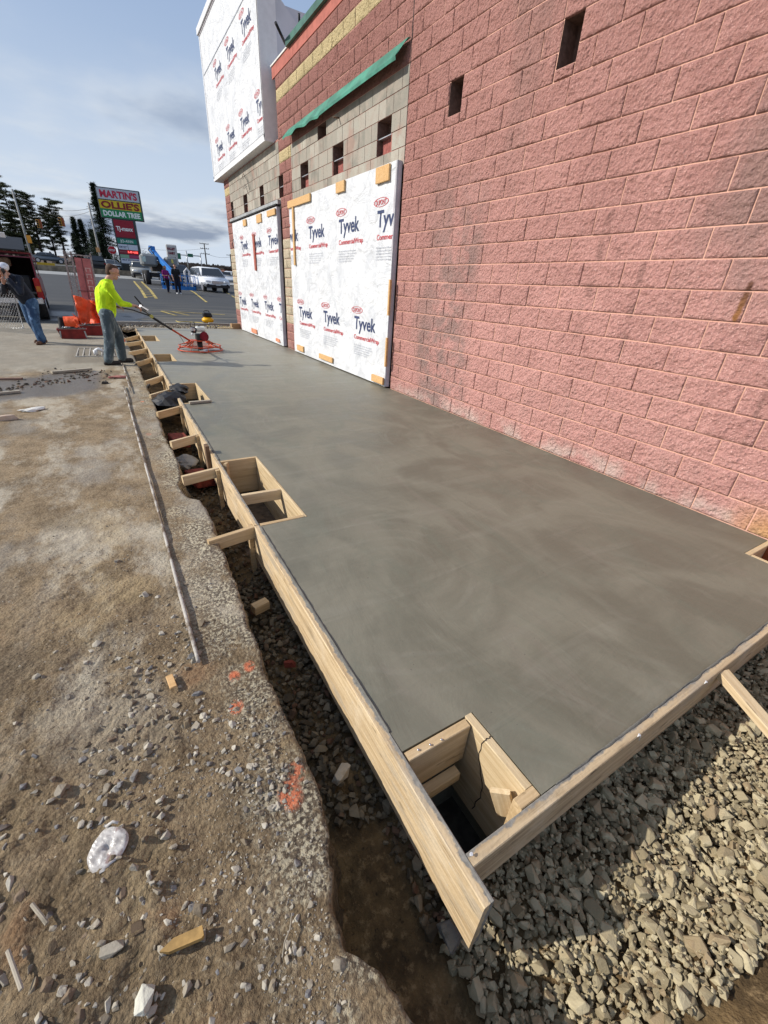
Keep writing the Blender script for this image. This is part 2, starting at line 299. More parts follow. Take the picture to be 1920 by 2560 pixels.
class MB:
    def __init__(s): s.v = []; s.f = []; s.sm = []
    def add(s, v, f, smooth=False):
        o = len(s.v); s.v += [tuple(p) for p in v]; s.f += [tuple(i + o for i in q) for q in f]; s.sm += [smooth] * len(f); return s
    def box(s, c, d, rot=None, bev=0.):
        hx, hy, hz = d[0] / 2, d[1] / 2, d[2] / 2; M = Matrix.Identity(3) if rot is None else Euler(rot).to_matrix(); c = Vector(c)
        if bev <= 0:
            P = [(x, y, z) for z in (-hz, hz) for y in (-hy, hy) for x in (-hx, hx)]
            F = [(0, 2, 3, 1), (4, 5, 7, 6), (0, 1, 5, 4), (2, 6, 7, 3), (0, 4, 6, 2), (1, 3, 7, 5)]
        else:
            bm = bmesh.new(); bmesh.ops.create_cube(bm, size=1)
            for q in bm.verts: q.co = Vector((q.co.x * 2 * hx, q.co.y * 2 * hy, q.co.z * 2 * hz))
            bmesh.ops.bevel(bm, geom=bm.edges[:], offset=bev, segments=1, affect='EDGES')
            bm.verts.index_update(); P = [tuple(q.co) for q in bm.verts]; F = [tuple(q.index for q in f.verts) for f in bm.faces]; bm.free()
        return s.add([c + M @ Vector(p) for p in P], F)
    def tube(s, pts, r, n=8, caps=True, smooth=True):
        pts = [Vector(p) for p in pts]; rs = r if isinstance(r, (list, tuple)) else [r] * len(pts); V = []; F = []
        up = None
        for i, p in enumerate(pts):
            d = (pts[min(i + 1, len(pts) - 1)] - pts[max(i - 1, 0)])
            d = d.normalized() if d.length > 1e-9 else Vector((0, 0, 1))
            if up is None: up = d.orthogonal().normalized()
            up = (up - d * up.dot(d)); up = up.normalized() if up.length > 1e-6 else d.orthogonal().normalized()
            w = d.cross(up)
            for k in range(n):
                a = 2 * math.pi * k / n; V.append(p + (up * math.cos(a) + w * math.sin(a)) * rs[i])
        for i in range(len(pts) - 1):
            for k in range(n): F.append((i * n + k, i * n + (k + 1) % n, (i + 1) * n + (k + 1) % n, (i + 1) * n + k))
        s.add(V, F, smooth)
        if caps: o = len(s.v) - len(V); s.f += [tuple(o + k for k in range(n - 1, -1, -1)), tuple(o + (len(pts) - 1) * n + k for k in range(n))]; s.sm += [False, False]
        return s
    def cyl(s, c, r, h, axis='Z', n=16, smooth=True):
        d = {'X': Vector((h / 2, 0, 0)), 'Y': Vector((0, h / 2, 0)), 'Z': Vector((0, 0, h / 2))}[axis]; c = Vector(c); return s.tube([c - d, c + d], r, n, True, smooth)
    def sph(s, c, r, n=10, sc=(1, 1, 1), rot=None):
        V = []; F = []; m = n // 2; M = Matrix.Identity(3) if rot is None else Euler(rot).to_matrix(); c = Vector(c)
        for i in range(m + 1):
            th = math.pi * i / m
            for k in range(n):
                a = 2 * math.pi * k / n; V.append(c + M @ Vector((r * sc[0] * math.sin(th) * math.cos(a), r * sc[1] * math.sin(th) * math.sin(a), r * sc[2] * math.cos(th))))
        for i in range(m):
            for k in range(n): F.append((i * n + k, (i + 1) * n + k, (i + 1) * n + (k + 1) % n, i * n + (k + 1) % n))
        return s.add(V, F, True)
    def prism(s, poly, a, b, axis='Y'):      # polygon in the plane across axis, from a to b
        def P(u, w, t): return {'X': (t, u, w), 'Y': (u, t, w), 'Z': (u, w, t)}[axis]
        n = len(poly); V = [P(u, w, a) for u, w in poly] + [P(u, w, b) for u, w in poly]
        F = [tuple(range(n))[::-1], tuple(range(n, 2 * n))] + [(i, (i + 1) % n, n + (i + 1) % n, n + i) for i in range(n)]
        return s.add(V, F)
    def quad(s, a, b, c, d): return s.add([a, b, c, d], [(0, 1, 2, 3)])
    def mesh(s, name='m'):
        me = bpy.data.meshes.new(name); me.from_pydata(s.v, [], s.f); me.update(); me.polygons.foreach_set('use_smooth', s.sm); return me
    def build(s, name, m, parent=None, loc=None, rot=None):
        me = s.mesh(name); bm = bmesh.new(); bm.from_mesh(me); bmesh.ops.recalc_face_normals(bm, faces=bm.faces); bm.to_mesh(me); bm.free()
        return link(name, me, m, parent, loc, rot)
def bx(name, c, d, m, parent=None, rot=None, bev=0.): return MB().box(c, d, rot, bev).build(name, m, parent)
FONT = {}
def text_mesh(s, size=1., ext=.0, sx=1., bold=0., align='LEFT', spacing=1.):
    cu = bpy.data.curves.new('t', 'FONT'); cu.body = s; cu.size = size; cu.extrude = ext; cu.align_x = align; cu.offset = bold; cu.resolution_u = 3; cu.space_character = spacing
    o = bpy.data.objects.new('t', cu); COL.objects.link(o); dg = bpy.context.evaluated_depsgraph_get(); dg.update()
    me = bpy.data.meshes.new_from_object(o.evaluated_get(dg)); bpy.data.objects.remove(o); bpy.data.curves.remove(cu)
    for v in me.vertices: v.co.x *= sx
    return me
def sign_text(name, s, size, loc, rz, m, parent, sx=1., bold=0., ext=.01, align='CENTER', spacing=1., fit=None):   # upright text, faces local -Y
    me = text_mesh(s, size, ext, sx, bold, align, spacing)
    if fit:
        xs = [v.co.x for v in me.vertices]; w = max(xs) - min(xs)
        for v in me.vertices: v.co.x *= fit / w
    me.name = name; return link(name, me, m, parent, loc, (R(90), 0, rz))
# ------------------------------------------------------------------ the terrain heights
_TY = [-50, 17.5, 20, 36, 50, 70, 94, 150, 400]; _TZ = [-.06, -.06, -.1, .62, .85, 1.45, 2.2, 3, 4]
def gz(y): return float(np.interp(y, _TY, _TZ))
def grid_mesh(name, X, Y, Z, smooth=True):
    ny, nx = X.shape; V = np.stack([X, Y, Z], -1).reshape(-1, 3); i = np.arange(ny * nx).reshape(ny, nx)
    F = np.stack([i[:-1, :-1], i[:-1, 1:], i[1:, 1:], i[1:, :-1]], -1).reshape(-1, 4); return np_mesh(name, V, F, smooth)
def grow(a, b, s0, k):
    o = [a]; s = s0
    while o[-1] < b: o.append(o[-1] + s); s *= k
    o[-1] = b; return np.array(o)
# ================================================================== STORE BUILDING
ZO = -.0026; CH = .2032; BL = .4064
store = empty('store_building', (0, 8, 0), 0, 'red split-face block store wall beside the fresh slab, part wrapped in white film', 'building')
store.location = (0, 0, 0)
# split-face block variants: origin at lower right-hand (small y) corner, face towards -X
def block_mesh(k, nx, nz, rough, w=BL - .0105, h=CH - .0105):
    u = np.linspace(0, w, nx); v = np.linspace(0, h, nz); U, Vv = np.meshgrid(u, v)
    e = np.minimum(np.minimum(U, w - U) / .016, np.minimum(Vv, h - Vv) / .016).clip(0, 1)
    D = (fbm(U + k * 3.7, Vv + k * 1.9, 9, 2, k) * .010 + fbm(U, Vv + k * 5.1, 34, 4, k + 20, .62) * .0135) * rough
    D = D * (.25 + .75 * e) + (1 - e) * .0035
    X = np.minimum(-.003 + D * (.0 if rough < .5 else 1.), .0028 if rough > .5 else -.001); i = np.arange(nx * nz).reshape(nz, nx)
    F = np.stack([i[:-1, :-1], i[1:, :-1], i[1:, 1:], i[:-1, 1:]], -1).reshape(-1, 4)
    V = np.stack([X, U, Vv], -1).reshape(-1, 3)
    # sides back to x=.03
    ring = list(i[0, :]) + list(i[1:, -1]) + list(i[-1, -2::-1]) + list(i[-2:0:-1, 0]); B = V[ring].copy(); B[:, 0] = .03; o = len(V)
    V = np.vstack([V, B]); n = len(ring); S = [(ring[a], ring[(a + 1) % n], o + (a + 1) % n, o + a) for a in range(n)]
    return V, np.vstack([F, np.array(S)])
BV = {}
for kind, rough, res in (('red', 1., (34, 18)), ('cmu', .10, (2, 2))):
    BV[kind] = [block_mesh(k + (50 if kind == 'cmu' else 0), *res, rough) for k in range(10 if kind == 'red' else 3)]
BVlow = [block_mesh(k, 11, 6, 1.) for k in range(6)]
MATS = {'red': M_red, 'yel': M_yel, 'bei': M_bei, 'cmu': M_cmu}
_bm = {}
def bmesh_of(mat, k):
    key = (mat, k)
    if key not in _bm:
        V, F = BV['cmu' if mat == 'cmu' else 'red'][k]; me = np_mesh('block', V, F, mat != 'cmu'); me.materials.append(MATS[mat]); _bm[key] = me
    return _bm[key]
HOLES = [(5.085, 5.32, 3.345, 3.662), (3.53, 3.742, 3.335, 3.662)] + [(a, b, 3.2486, 3.655) for a, b in ((6.62, 7.02), (8.175, 8.605), (9.775, 10.195), (11.29, 11.6), (12.79, 13.14), (14.38, 14.78), (16.02, 16.33))] + [(8.89, 9.27, 3.86, 4.061)]
def zone(k, y):
    if y < 6.225: return 'red'
    if y < 10.72:
        if k < 15: return None
        if k < 20: return 'cmu'
        return 'yel' if k == 24 else ('flat' if k >= 26 else 'red')
    if y < 11.50 or y > 16.33:
        if y > 11.5 and k >= 21: return None
        if 3 <= k < 12: return 'bei'
        return 'yel' if (k == 19 or k == 24) else ('flat' if k >= 26 else 'red')
    if k < 15 or k >= 21: return None
    return 'cmu'
BND = [-2.6, 6.225, 10.72, 11.50, 16.33, 17.0]
todo = []
rnd = random.Random(3)
for k in range(27):
    z = k * CH + ZO; odd = k % 2
    for a, b in zip(BND[:-1], BND[1:]):
        m = zone(k, (a + b) / 2)
        if m in (None, 'flat'): continue
        off = 1.514 + (0 if odd else BL / 2); js = [a]; n0 = math.floor((a - off) / BL)
        for i in range(n0, n0 + 60):
            q = off + i * BL
            if m == 'cmu' and k > 15 and i % 2 == 0: pass
            if a + .06 < q < b - .06: js.append(q)
        js.append(b)
        for u, v in zip(js[:-1], js[1:]):
            segs = [(u, v, z, z + CH)]
            for hy0, hy1, hz0, hz1 in HOLES:
                ns = []
                for (p, q, s, t) in segs:
                    if q <= hy0 or p >= hy1 or t <= hz0 + .02 or s >= hz1 - .02: ns.append((p, q, s, t)); continue
                    if p < hy0 - .03: ns.append((p, hy0, s, t))
                    if q > hy1 + .03: ns.append((hy1, q, s, t))
                    if s < hz0 - .03: ns.append((max(p, hy0), min(q, hy1), s, hz0))
                segs = ns
            for (p, q, s, t) in segs: todo.append((m, p, q, s, t, k))
def area(b):
    P = np.array([(0, b[1], b[3]), (0, b[2], b[3]), (0, b[2], b[4]), (0, b[1], b[4])]); px, d = to_px(P)
    if d.min() < .05: return 0
    x, y = px[:, 0], px[:, 1]
    if x.min() > 1925 or y.max() < -5 or y.min() > 2560: return 0
    return abs(sum(x[i] * y[(i + 1) % 4] - x[(i + 1) % 4] * y[i] for i in range(4))) / 2
todo = sorted(todo, key=area, reverse=True)
far_v = {}
for n, b in enumerate(todo):
    m, p, q, s, t, k = b; sy = (q - p) / BL; sz = (t - s) / CH
    off = (rnd.uniform(-.005, .0005) if m != 'cmu' else rnd.uniform(-.002, .002))
    if n < 300:
        flip = rnd.random() < .0
        o = link('block', bmesh_of(m, rnd.randrange(len(BV['cmu' if m == 'cmu' else 'red']))), None, store, (off, p + .005, s + .005), None, (1, (q - p - .0105) / (BL - .0105), (t - s - .0105) / (CH - .0105)))
    else:
        V, F = (BV['cmu'][rnd.randrange(3)] if m == 'cmu' else BVlow[rnd.randrange(6)]); V = V * [1, (q - p - .0105) / (BL - .0105), (t - s - .0105) / (CH - .0105)] + [off, p + .005, s + .005]
        far_v.setdefault(m, []).append((V, F))
for m, L in far_v.items():
    o = 0; VV = []; FF = []
    for V, F in L: VV.append(V); FF.append(F + o); o += len(V)
    ob = link('block_masonry', np_mesh('block_masonry', np.vstack(VV), np.vstack(FF), m != 'cmu'), MATS[m], store); ob['kind'] = 'stuff'
def backing(name, y0, y1, z0, z1, m, x=.0042):
    # mortar sheet with the holes left open, and the hollow cores behind them
    hs = [(max(h[0], y0), min(h[1], y1), max(h[2], z0), min(h[3], z1)) for h in HOLES if h[0] < y1 - .01 and h[1] > y0 + .01 and h[2] < z1 - .01 and h[3] > z0 + .01]
    ys = sorted({y0, y1, *[v for h in hs for v in h[:2]]}); zs = sorted({z0, z1, *[v for h in hs for v in h[2:]]}); b = MB()
    for i in range(len(ys) - 1):
        for j in range(len(zs) - 1):
            cy, cz = (ys[i] + ys[i + 1]) / 2, (zs[j] + zs[j + 1]) / 2
            if any(h[0] < cy < h[1] and h[2] < cz < h[3] for h in hs): continue
            b.quad((x, ys[i + 1], zs[j]), (x, ys[i], zs[j]), (x, ys[i], zs[j + 1]), (x, ys[i + 1], zs[j + 1]))
    b.build(name, m, store)
backing('mortar_joints', -2.6, 6.225, -.3, 5.49, M_mort)
backing('mortar_joints', 6.225, 10.72, 3.04, 4.061, M_mort2)
backing('mortar_joints', 6.225, 10.72, 4.061, 5.49, M_mort)
backing('mortar_joints', 10.72, 11.5, -.3, 5.49, M_mort)
backing('mortar_joints', 11.5, 16.33, 3.04, 4.30, M_mort2)
backing('mortar_joints', 16.33, 17.0, -.3, 4.30, M_mort)
M_in = plain('block_core', (.16, .10, .08), .9, 0, .3, 20, .003); M_redin = plain('block_core_red', (.30, .10, .085), .9, 0, .3, 20, .003)
for i, (a, b, c, d) in enumerate(HOLES):
    bb = MB(); e = .19
    bb.quad((.004, b, c), (e, b, c), (e, b, d), (.004, b, d)); bb.quad((.004, a, c), (.004, a, d), (e, a, d), (e, a, c))
    bb.quad((.004, a, d), (.004, b, d), (e, b, d), (e, a, d)); bb.quad((.004, a, c), (e, a, c), (e, b, c), (.004, b, c)); bb.quad((e, a, c), (e, a, d), (e, b, d), (e, b, c))
    pk = bb.build('pocket', M_in, store)
    if i >= 2 and c < 3.5: MB().box((.13, (a + b) / 2 + .02, c + .10), (.08, b - a - .06, .2)).build('core_block', M_redin, pk); MB().box((.05, (a + b) / 2, c + .205), (.06, b - a, .012)).build('tie_bar', M_steel, pk)
# wall returns and core volume so the building is solid
MB().box((6.02, 7.2, 2.55), (12.0 - .4, 19.58, 5.7)).build('wall_core', M_mort, store)
MB().box((.12, 16.985, 2.55), (.22, .03, 5.6)).build('wall_return', M_red, store)
# flat parapet course, coping
for y0, y1 in ((6.225, 10.4), (10.4, 11.68)):
    MB().box((.004, (y0 + y1) / 2, 5.385), (.03, y1 - y0 - .006, .195)).build('parapet_panel', plain('parapet_red', (.40, .13, .10), .85, 0, .2, 5, .002), store)
MB().box((.004, 1.8, 5.385), (.03, 8.8, .195)).build('parapet_panel', plain('parapet_red', (.4, .13, .1)), store)
MB().prism([(-.07, 5.46), (.30, 5.46), (.30, 5.60), (-.07, 5.56)], -2.6, 10.62, 'Y').build('parapet_cap', M_greend, store)
MB().prism([(-.03, 5.475), (.26, 5.475), (.26, 5.52), (-.03, 5.50)], 10.62, 11.7, 'Y').build('parapet_blocking', plain('parapet_white', (.72, .70, .66), .7, 0, .2, 8), store)
MB().tube([(-.02, 10.75, 5.55), (-.30, 10.45, 5.67)], .025, 8).tube([(.10, 10.3, 5.6), (.02, 10.1, 5.75)], .02, 8).build('conduit_stub', M_black, store)
MB().box((-.003, 6.222, 4.3), (.004, .014, 2.4)).build('control_joint', plain('joint_sealant', (.06, .035, .03), .7), store)
# green awning flashing
V = []; ny = 46
for i in range(ny):
    y = 6.235 + (10.70 - 6.235) * i / (ny - 1); w = .012 * math.sin(i * .9) * (i > 26) + .02 * max(0, math.sin((i - 28) * .16)) * (i > 28); cut = .05 if i == 0 else 0
    sag = .05 * math.exp(-((y - 9.2) / .5) ** 2)
    V += [(-.012, y, 4.285), (-.05, y, 4.280), (-.165 - w, y + cut * 2, 4.120 - sag * .4 + w), (-.160 - w, y + cut * 2, 4.085 - sag * .4 + w)]
F = [(4 * i + j, 4 * i + j + 1, 4 * i + j + 5, 4 * i + j + 4) for i in range(ny - 1) for j in range(3)]
me = mesh('awning', V, F); aw = link('awning_flashing', me, plain('awning_green', (.055, .235, .16), .45, 0, .35, 3, 0, .45), store); sd = aw.modifiers.new('s', 'SOLIDIFY'); sd.thickness = .004
# steel lintel over far opening
MB().box((-.03, 13.93, 3.17), (.09, 4.80, .085)).build('lintel_face', plain('lintel_grey', (.34, .35, .35), .6, .2, .2, 4), store)
MB().box((-.055, 13.93, 3.118), (.14, 4.80, .022)).build('lintel_plate', plain('lintel_black', (.03, .03, .032), .6), store)
MB().tube([(-.02, 14.7, 4.02), (-.05, 14.4, 4.1), (-.04, 14.1, 3.9), (-.02, 14.0, 3.7)], .006, 5).tube([(-.02, 14.6, 3.8), (-.05, 14.3, 3.85), (-.03, 14.1, 3.6)], .006, 5).build('loose_wire', M_black, store)
MB().tube([(.01, 8.35, 3.98), (-.12, 8.33, 3.96)], .012, 6).build('anchor_bolt', M_rust, store)
# ---- wrapped panels
def wdisp(y, z, s, amp):
    a = fbm(y * .8 + z * .7, z * .5 - y * .6, 1.9, 4, s, .6); b = fbm(y * 1.0 - z * .8, z + y * .5, 3.4, 4, s + 5, .6)
    return (fbm(y, z, 1.1, 3, s) * .6 + (1 - np.minimum(abs(a) * 3.5, 1)) * .45 + (1 - np.minimum(abs(b) * 3, 1)) * .16) * amp
def wrap_panel(name, y0, y1, z0, z1, x, amp, seed, thick, wavy=0.):
    ny = int((y1 - y0) / .022); nz = int((z1 - z0) / .022); Y, Z = np.meshgrid(np.linspace(y0, y1, ny), np.linspace(z0, z1, nz))
    e = np.minimum(np.minimum(Y - y0, y1 - Y), np.minimum(Z - z0, z1 - Z)) / .12; X = x - abs(wdisp(Y, Z, seed, amp)) * e.clip(.15, 1)
    Z = Z - wavy * (1 - (Z - z0) / (z1 - z0)) ** 8 * (vn(Y * 1.6, Y * 0, seed) - .5) * .0
    V = np.stack([X, Y, Z], -1).reshape(-1, 3); i = np.arange(ny * nz).reshape(nz, ny); F = np.stack([i[:-1, :-1], i[1:, :-1], i[1:, 1:], i[:-1, 1:]], -1).reshape(-1, 4)
    return link(name, np_mesh(name, V, F, True), M_wrap, store)
def drape(me, m, parent, y, z, x, amp, seed, y0, y1, z0, z1, clipy=None, size_y=None, size_z=None):
    # text in its own XY plane -> on the film (text x runs towards -Y)
    bm = bmesh.new(); bm.from_mesh(me)
    xs = [v.co.x for v in bm.verts]; ys_ = [v.co.y for v in bm.verts]; mx, my = min(xs), min(ys_); w = max(xs) - mx; h = max(ys_) - my
    fx = (size_y / w) if size_y else 1; fz = (size_z / h) if size_z else fx
    for v in bm.verts: v.co = Vector((0, y - (v.co.x - mx) * fx, z + (v.co.y - my if size_z else v.co.y) * fz))
    if clipy:
        for co, no in (((0, clipy[1], 0), (0, 1, 0)), ((0, clipy[0], 0), (0, -1, 0))):
            bmesh.ops.bisect_plane(bm, geom=bm.verts[:] + bm.edges[:] + bm.faces[:], plane_co=co, plane_no=no, clear_outer=True)
    if not bm.verts: bm.free(); return None
    a, b = min(v.co.y for v in bm.verts), max(v.co.y for v in bm.verts); c, d = min(v.co.z for v in bm.verts), max(v.co.z for v in bm.verts)
    if amp > .002:
        for q in np.arange(a + .04, b, .06): bmesh.ops.bisect_plane(bm, geom=bm.verts[:] + bm.edges[:] + bm.faces[:], plane_co=(0, q, 0), plane_no=(0, 1, 0))
        for q in np.arange(c + .04, d, .06): bmesh.ops.bisect_plane(bm, geom=bm.verts[:] + bm.edges[:] + bm.faces[:], plane_co=(0, 0, q), plane_no=(0, 0, 1))
    for v in bm.verts:
        e = min(min(v.co.y - y0, y1 - v.co.y), min(v.co.z - z0, z1 - v.co.z)) / .12; e = min(1, max(.15, e)); v.co.x = x - abs(float(wdisp(v.co.y, v.co.z, seed, amp))) * e - .0045
    out = bpy.data.meshes.new('lettering'); bm.to_mesh(out); bm.free(); return link('lettering', out, m, parent)
T_ty = text_mesh('Tyvek', 1, 0, 1, .022); T_cw = text_mesh('CommercialWrap', 1, 0, 1, .018); T_dp = text_mesh('DUPONT', 1, 0, 1, .012)
T_fp = text_mesh('For best results follow the printed\ninstallation guide. Use tape at seams\nand fasten as directed. Overlap\nupper layers over lower layers.\nCover within four months.', 1, 0, 1, .002)
def oval():
    b = MB(); n = 40
    for i in range(n):
        a0, a1 = 2 * math.pi * i / n, 2 * math.pi * (i + 1) / n
        for r0, r1 in ((.90, 1.0),):
            b.add([(math.cos(a0) * r0, math.sin(a0) * r0 * .5, 0), (math.cos(a1) * r0, math.sin(a1) * r0 * .5, 0), (math.cos(a1) * r1, math.sin(a1) * r1 * .5, 0), (math.cos(a0) * r1, math.sin(a0) * r1 * .5, 0)], [(0, 1, 2, 3)])
    return b.mesh('o')
T_ov = oval()
def stamp(par, y, zt, x, amp, seed, bd, clip):
    # y: left edge of the T, zt: top of capitals
    y0, y1, z0, z1 = bd; k = dict(clipy=clip)
    A = (x, amp, seed, y0, y1, z0, z1)
    drape(T_ty, M_navy, par, y, zt - .272, *A, **k, size_y=.80, size_z=.285)
    drape(T_cw, M_rprint, par, y - .0, zt - .392, *A, **k, size_y=.95, size_z=.098)
    drape(T_dp, M_rprint, par, y + .08 - .02, zt + .078, *A, **k, size_y=.31, size_z=.066)
    drape(T_ov, M_rprint, par, y + .12, zt + .055, *A, **k, size_y=.43, size_z=.115)
    drape(T_fp, M_gprint, par, y, zt - .64, *A, **k, size_y=.72, size_z=.185)
def wrapped(name, y0, y1, z0, z1, x, amp, seed, rows, thick=.085):
    w = wrap_panel(name, y0, y1, z0, z1, x, amp, seed, thick)
    for zt, ys in rows:
        for y in ys: stamp(w, y, zt, x, amp, seed, (y0, y1, z0, z1), (y0 + .01, y1 - .01))
    return w
W2 = wrapped('wrapped_opening', 6.27, 10.74, .02, 3.09, -.085, .018, 4, [(2.54, [11.01, 9.59, 8.15, 6.75]), (1.04, [10.30, 8.88, 7.46])])
W1 = wrapped('wrapped_opening', 11.60, 16.05, .02, 3.09, -.085, .034, 9, [(2.54, [15.12, 13.75, 12.33]), (1.03, [15.9, 14.49, 13.05, 11.75])])
for W, y0, y1 in ((W2, 6.27, 10.74), (W1, 11.60, 16.05)):
    # sheathing and side edges behind the film
    MB().box((-.035, (y0 + y1) / 2, 1.55), (.07, y1 - y0 - .01, 3.05)).build('sheathing', plain('sheathing_board', (.40, .30, .20), .8), W)
    nb = 14; V = []
    for i in range(nb + 1):
        z = .02 + 3.07 * i / nb; d = .012 * math.sin(i * 1.7) ; V += [(.0, y0 - .002, z), (-.085, y0 - .004 + d * .3, z), (-.088, y0 + .035 + d, z)]
    F = [(3 * i + j, 3 * i + j + 1, 3 * i + j + 4, 3 * i + j + 3) for i in range(nb) for j in range(2)]
    link('edge_fold', mesh('e', V, F, True), M_strip, W)
def batten(W, y0, y1, z0, z1, m=None, x=-.112, tilt=0.): return bx('batten', (x, (y0 + y1) / 2, (z0 + z1) / 2), (.034, abs(y1 - y0), abs(z1 - z0)), m or M_bat, W, (tilt, 0, 0), .003)
for q in ((10.72, 9.42, 3.08, 2.955), (10.46, 10.72 - .34, 2.95, 1.88), (8.21, 7.88, 3.08, 2.93), (6.80, 6.42, 3.07, 2.88), (10.46, 10.05, .20, .075), (9.08, 8.38, .185, .085), (6.68, 6.28, .165, .05), (6.255, 6.215, 1.64, 1.14), (6.255, 6.215, .81, .36)):
    batten(W2, *q)
for q in ((14.6, 14.27, 3.05, 2.90), (13.2, 12.77, 3.05, 2.87), (12.26, 11.62, 3.05, 2.93), (14.65, 14.05, .19, .07), (12.14, 11.80, .165, .085)): batten(W1, *q, m=M_bat if q[2] > 1 else plain('painted_offcut', (.62, .25, .14), .7, 0, .2))
batten(W1, 13.72, 13.56, 2.65, 1.79, plain('red_batten', (.36, .10, .07), .7, 0, .2))
MB().tube([(-.12, 15.9, 2.66), (-.16, 15.95, 2.5), (-.12, 15.98, 2.42)], .012, 6).build('loose_cord', M_black, W1)
# ---- wrapped sign box above the far opening
sb = wrapped('sign_box', 11.86, 17.30, 4.42, 7.60, -.20, .008, 13, [(6.50, [15.89, 14.48, 13.04]), (5.03, [16.55, 15.11, 13.69, 12.27])])
MB().box((-.02, 14.59, 4.345), (.38, 5.62, .12)).build('bottom_rail', M_white, sb); MB().box((-.02, 11.815, 6.0), (.38, .075, 3.30)).build('side_rail', M_white, sb)
MB().box((-.02, 17.345, 6.0), (.38, .08, 3.30)).build('side_rail', M_white, sb); MB().box((-.03, 14.58, 7.68), (.44, 5.66, .14)).build('top_rail', M_white, sb); MB().box((-.205, 14.58, 7.585), (.02, 5.5, .03)).build('top_trim', M_strip, sb)
MB().prism([(-.21, 4.30), (.20, 4.30), (.20, 5.50), (1.30, 5.50), (.9, 6.10), (.30, 6.56), (-.21, 7.60)], 11.79, 11.83, 'Y').build('side_panel', M_gpanel, sb)
MB().box((.55, 14.6, 6.1), (.7, 5.4, .9)).build('back_box', M_gpanel, sb)
sm = MB().box((-.212, 14.6, 6.745), (.006, 5.3, .012)).build('film_seam', M_gprint, sb)
# ================================================================== SLAB, FORMS
BOX = [(-3.305, -2.966, .362, .715), (-3.305, -2.966, 2.515, 3.84), (-3.305, -2.946, 6.08, 7.42), (-3.305, -2.95, 9.60, 10.62), (-3.305, -2.95, 12.87, 14.16), (-.405, -.012, .362, .757)]
SX0, SX1, SY0, SY1 = -3.305, -.012, .362, 16.35
xs = sorted({SX0, SX1, *[v for b in BOX for v in b[:2]], -2.2, -1.5, -.8}); ys = sorted({SY0, SY1, *[v for b in BOX for v in b[2:]], 1.5, 5, 8.5, 11.7, 15.2})
b = MB()
def solid(x, y): return SX0 < x < SX1 and SY0 < y < SY1 and not any(q[0] < x < q[1] and q[2] < y < q[3] for q in BOX)
for i in range(len(xs) - 1):
    for j in range(len(ys) - 1):
        x0, x1, y0, y1 = xs[i], xs[i + 1], ys[j], ys[j + 1]; cx, cy = (x0 + x1) / 2, (y0 + y1) / 2
        if not solid(cx, cy): continue
        b.quad((x0, y0, -.002), (x1, y0, -.002), (x1, y1, -.002), (x0, y1, -.002))
        for (ax, ay, bx_, by_, nx, ny) in ((x0, y0, x1, y0, cx, y0 - .001), (x1, y0, x1, y1, x1 + .001, cy), (x1, y1, x0, y1, cx, y1 + .001), (x0, y1, x0, y0, x0 - .001, cy)):
            if not solid(nx, ny): b.quad((ax, ay, -.66), (bx_, by_, -.66), (bx_, by_, -.002), (ax, ay, -.002))
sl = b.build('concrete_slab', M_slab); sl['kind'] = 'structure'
# dried crust on the slab edges: thin ragged paste line
def crust(p0, p1, w, seed, parent):
    p0, p1 = Vector(p0), Vector(p1); L = (p1 - p0).length; n = int(L / .02); d = (p1 - p0).normalized(); s = Vector((-d.y, d.x, 0)); V = []
    for i in range(n + 1):
        t = i * L / n; q = p0 + d * t; k = w * (.25 + 1.3 * abs(float(fbm(t, seed, 6, 4, seed))) + .5 * max(0, float(fbm(t, seed + 3, 1.3, 2, seed)))); h = .003 + .004 * vn(t * 30, seed)
        V += [q + s * -.006 + Vector((0, 0, -.001)), q + Vector((0, 0, h)), q + s * k * .6 + Vector((0, 0, h * .9)), q + s * k + Vector((0, 0, .0012))]
    F = [(4 * i + j, 4 * i + j + 1, 4 * i + j + 5, 4 * i + j + 4) for i in range(n) for j in range(3)]
    me = mesh('c', V, F, True); return link('cement_crust', me, M_crust, parent)
M_crust = mat_mortar('cement_paste', (.07, .068, .06), (.24, .23, .20))
fw = empty('slab_formwork', (-3.33, .3, 0), 0, 'long timber edge forms braced and staked along the open sides of the wet concrete slab', 'formwork'); fw.location = (0, 0, 0)
def plank(name, p0, p1, w, h, m, parent, top=0.0, bev=.003, roll=0., warp=0.):
    # board with its upper edge at z given by p; local X along length, local Y across thickness, Z height
    p0, p1 = Vector(p0), Vector(p1); d = p1 - p0; L = d.length; n = max(2, int(L / .12)); bb = MB(); V = []; F = []; c = bev
    prof = [(-w / 2 + c, 0), (w / 2 - c, 0), (w / 2, -c), (w / 2, -h + c), (w / 2 - c, -h), (-w / 2 + c, -h), (-w / 2, -h + c), (-w / 2, -c)]; k = len(prof)
    sd = random.random() * 99
    for i in range(n + 1):
        t = L * i / n; wy = warp * float(fbm(t, sd, .5, 2, 3)); wz = .0016 * float(fbm(t, sd, 5, 2, 7))
        V += [(t - L / 2, y + wy, z + wz) for y, z in prof]
    for i in range(n): F += [(i * k + j, (i + 1) * k + j, (i + 1) * k + (j + 1) % k, i * k + (j + 1) % k) for j in range(k)]
    F += [tuple(range(k)), tuple(n * k + j for j in range(k - 1, -1, -1))]
    me = mesh(name, V, F); bm = bmesh.new(); bm.from_mesh(me); bmesh.ops.recalc_face_normals(bm, faces=bm.faces); bm.to_mesh(me); bm.free()
    q = Matrix(((d.x, -d.y, 0), (d.y, d.x, 0), (0, 0, 1))); az = math.atan2(d.y, d.x); pit = -math.atan2(d.z, math.hypot(d.x, d.y))
    return link(name, me, m, parent, (p0 + p1) / 2, Euler((roll, pit, az)))
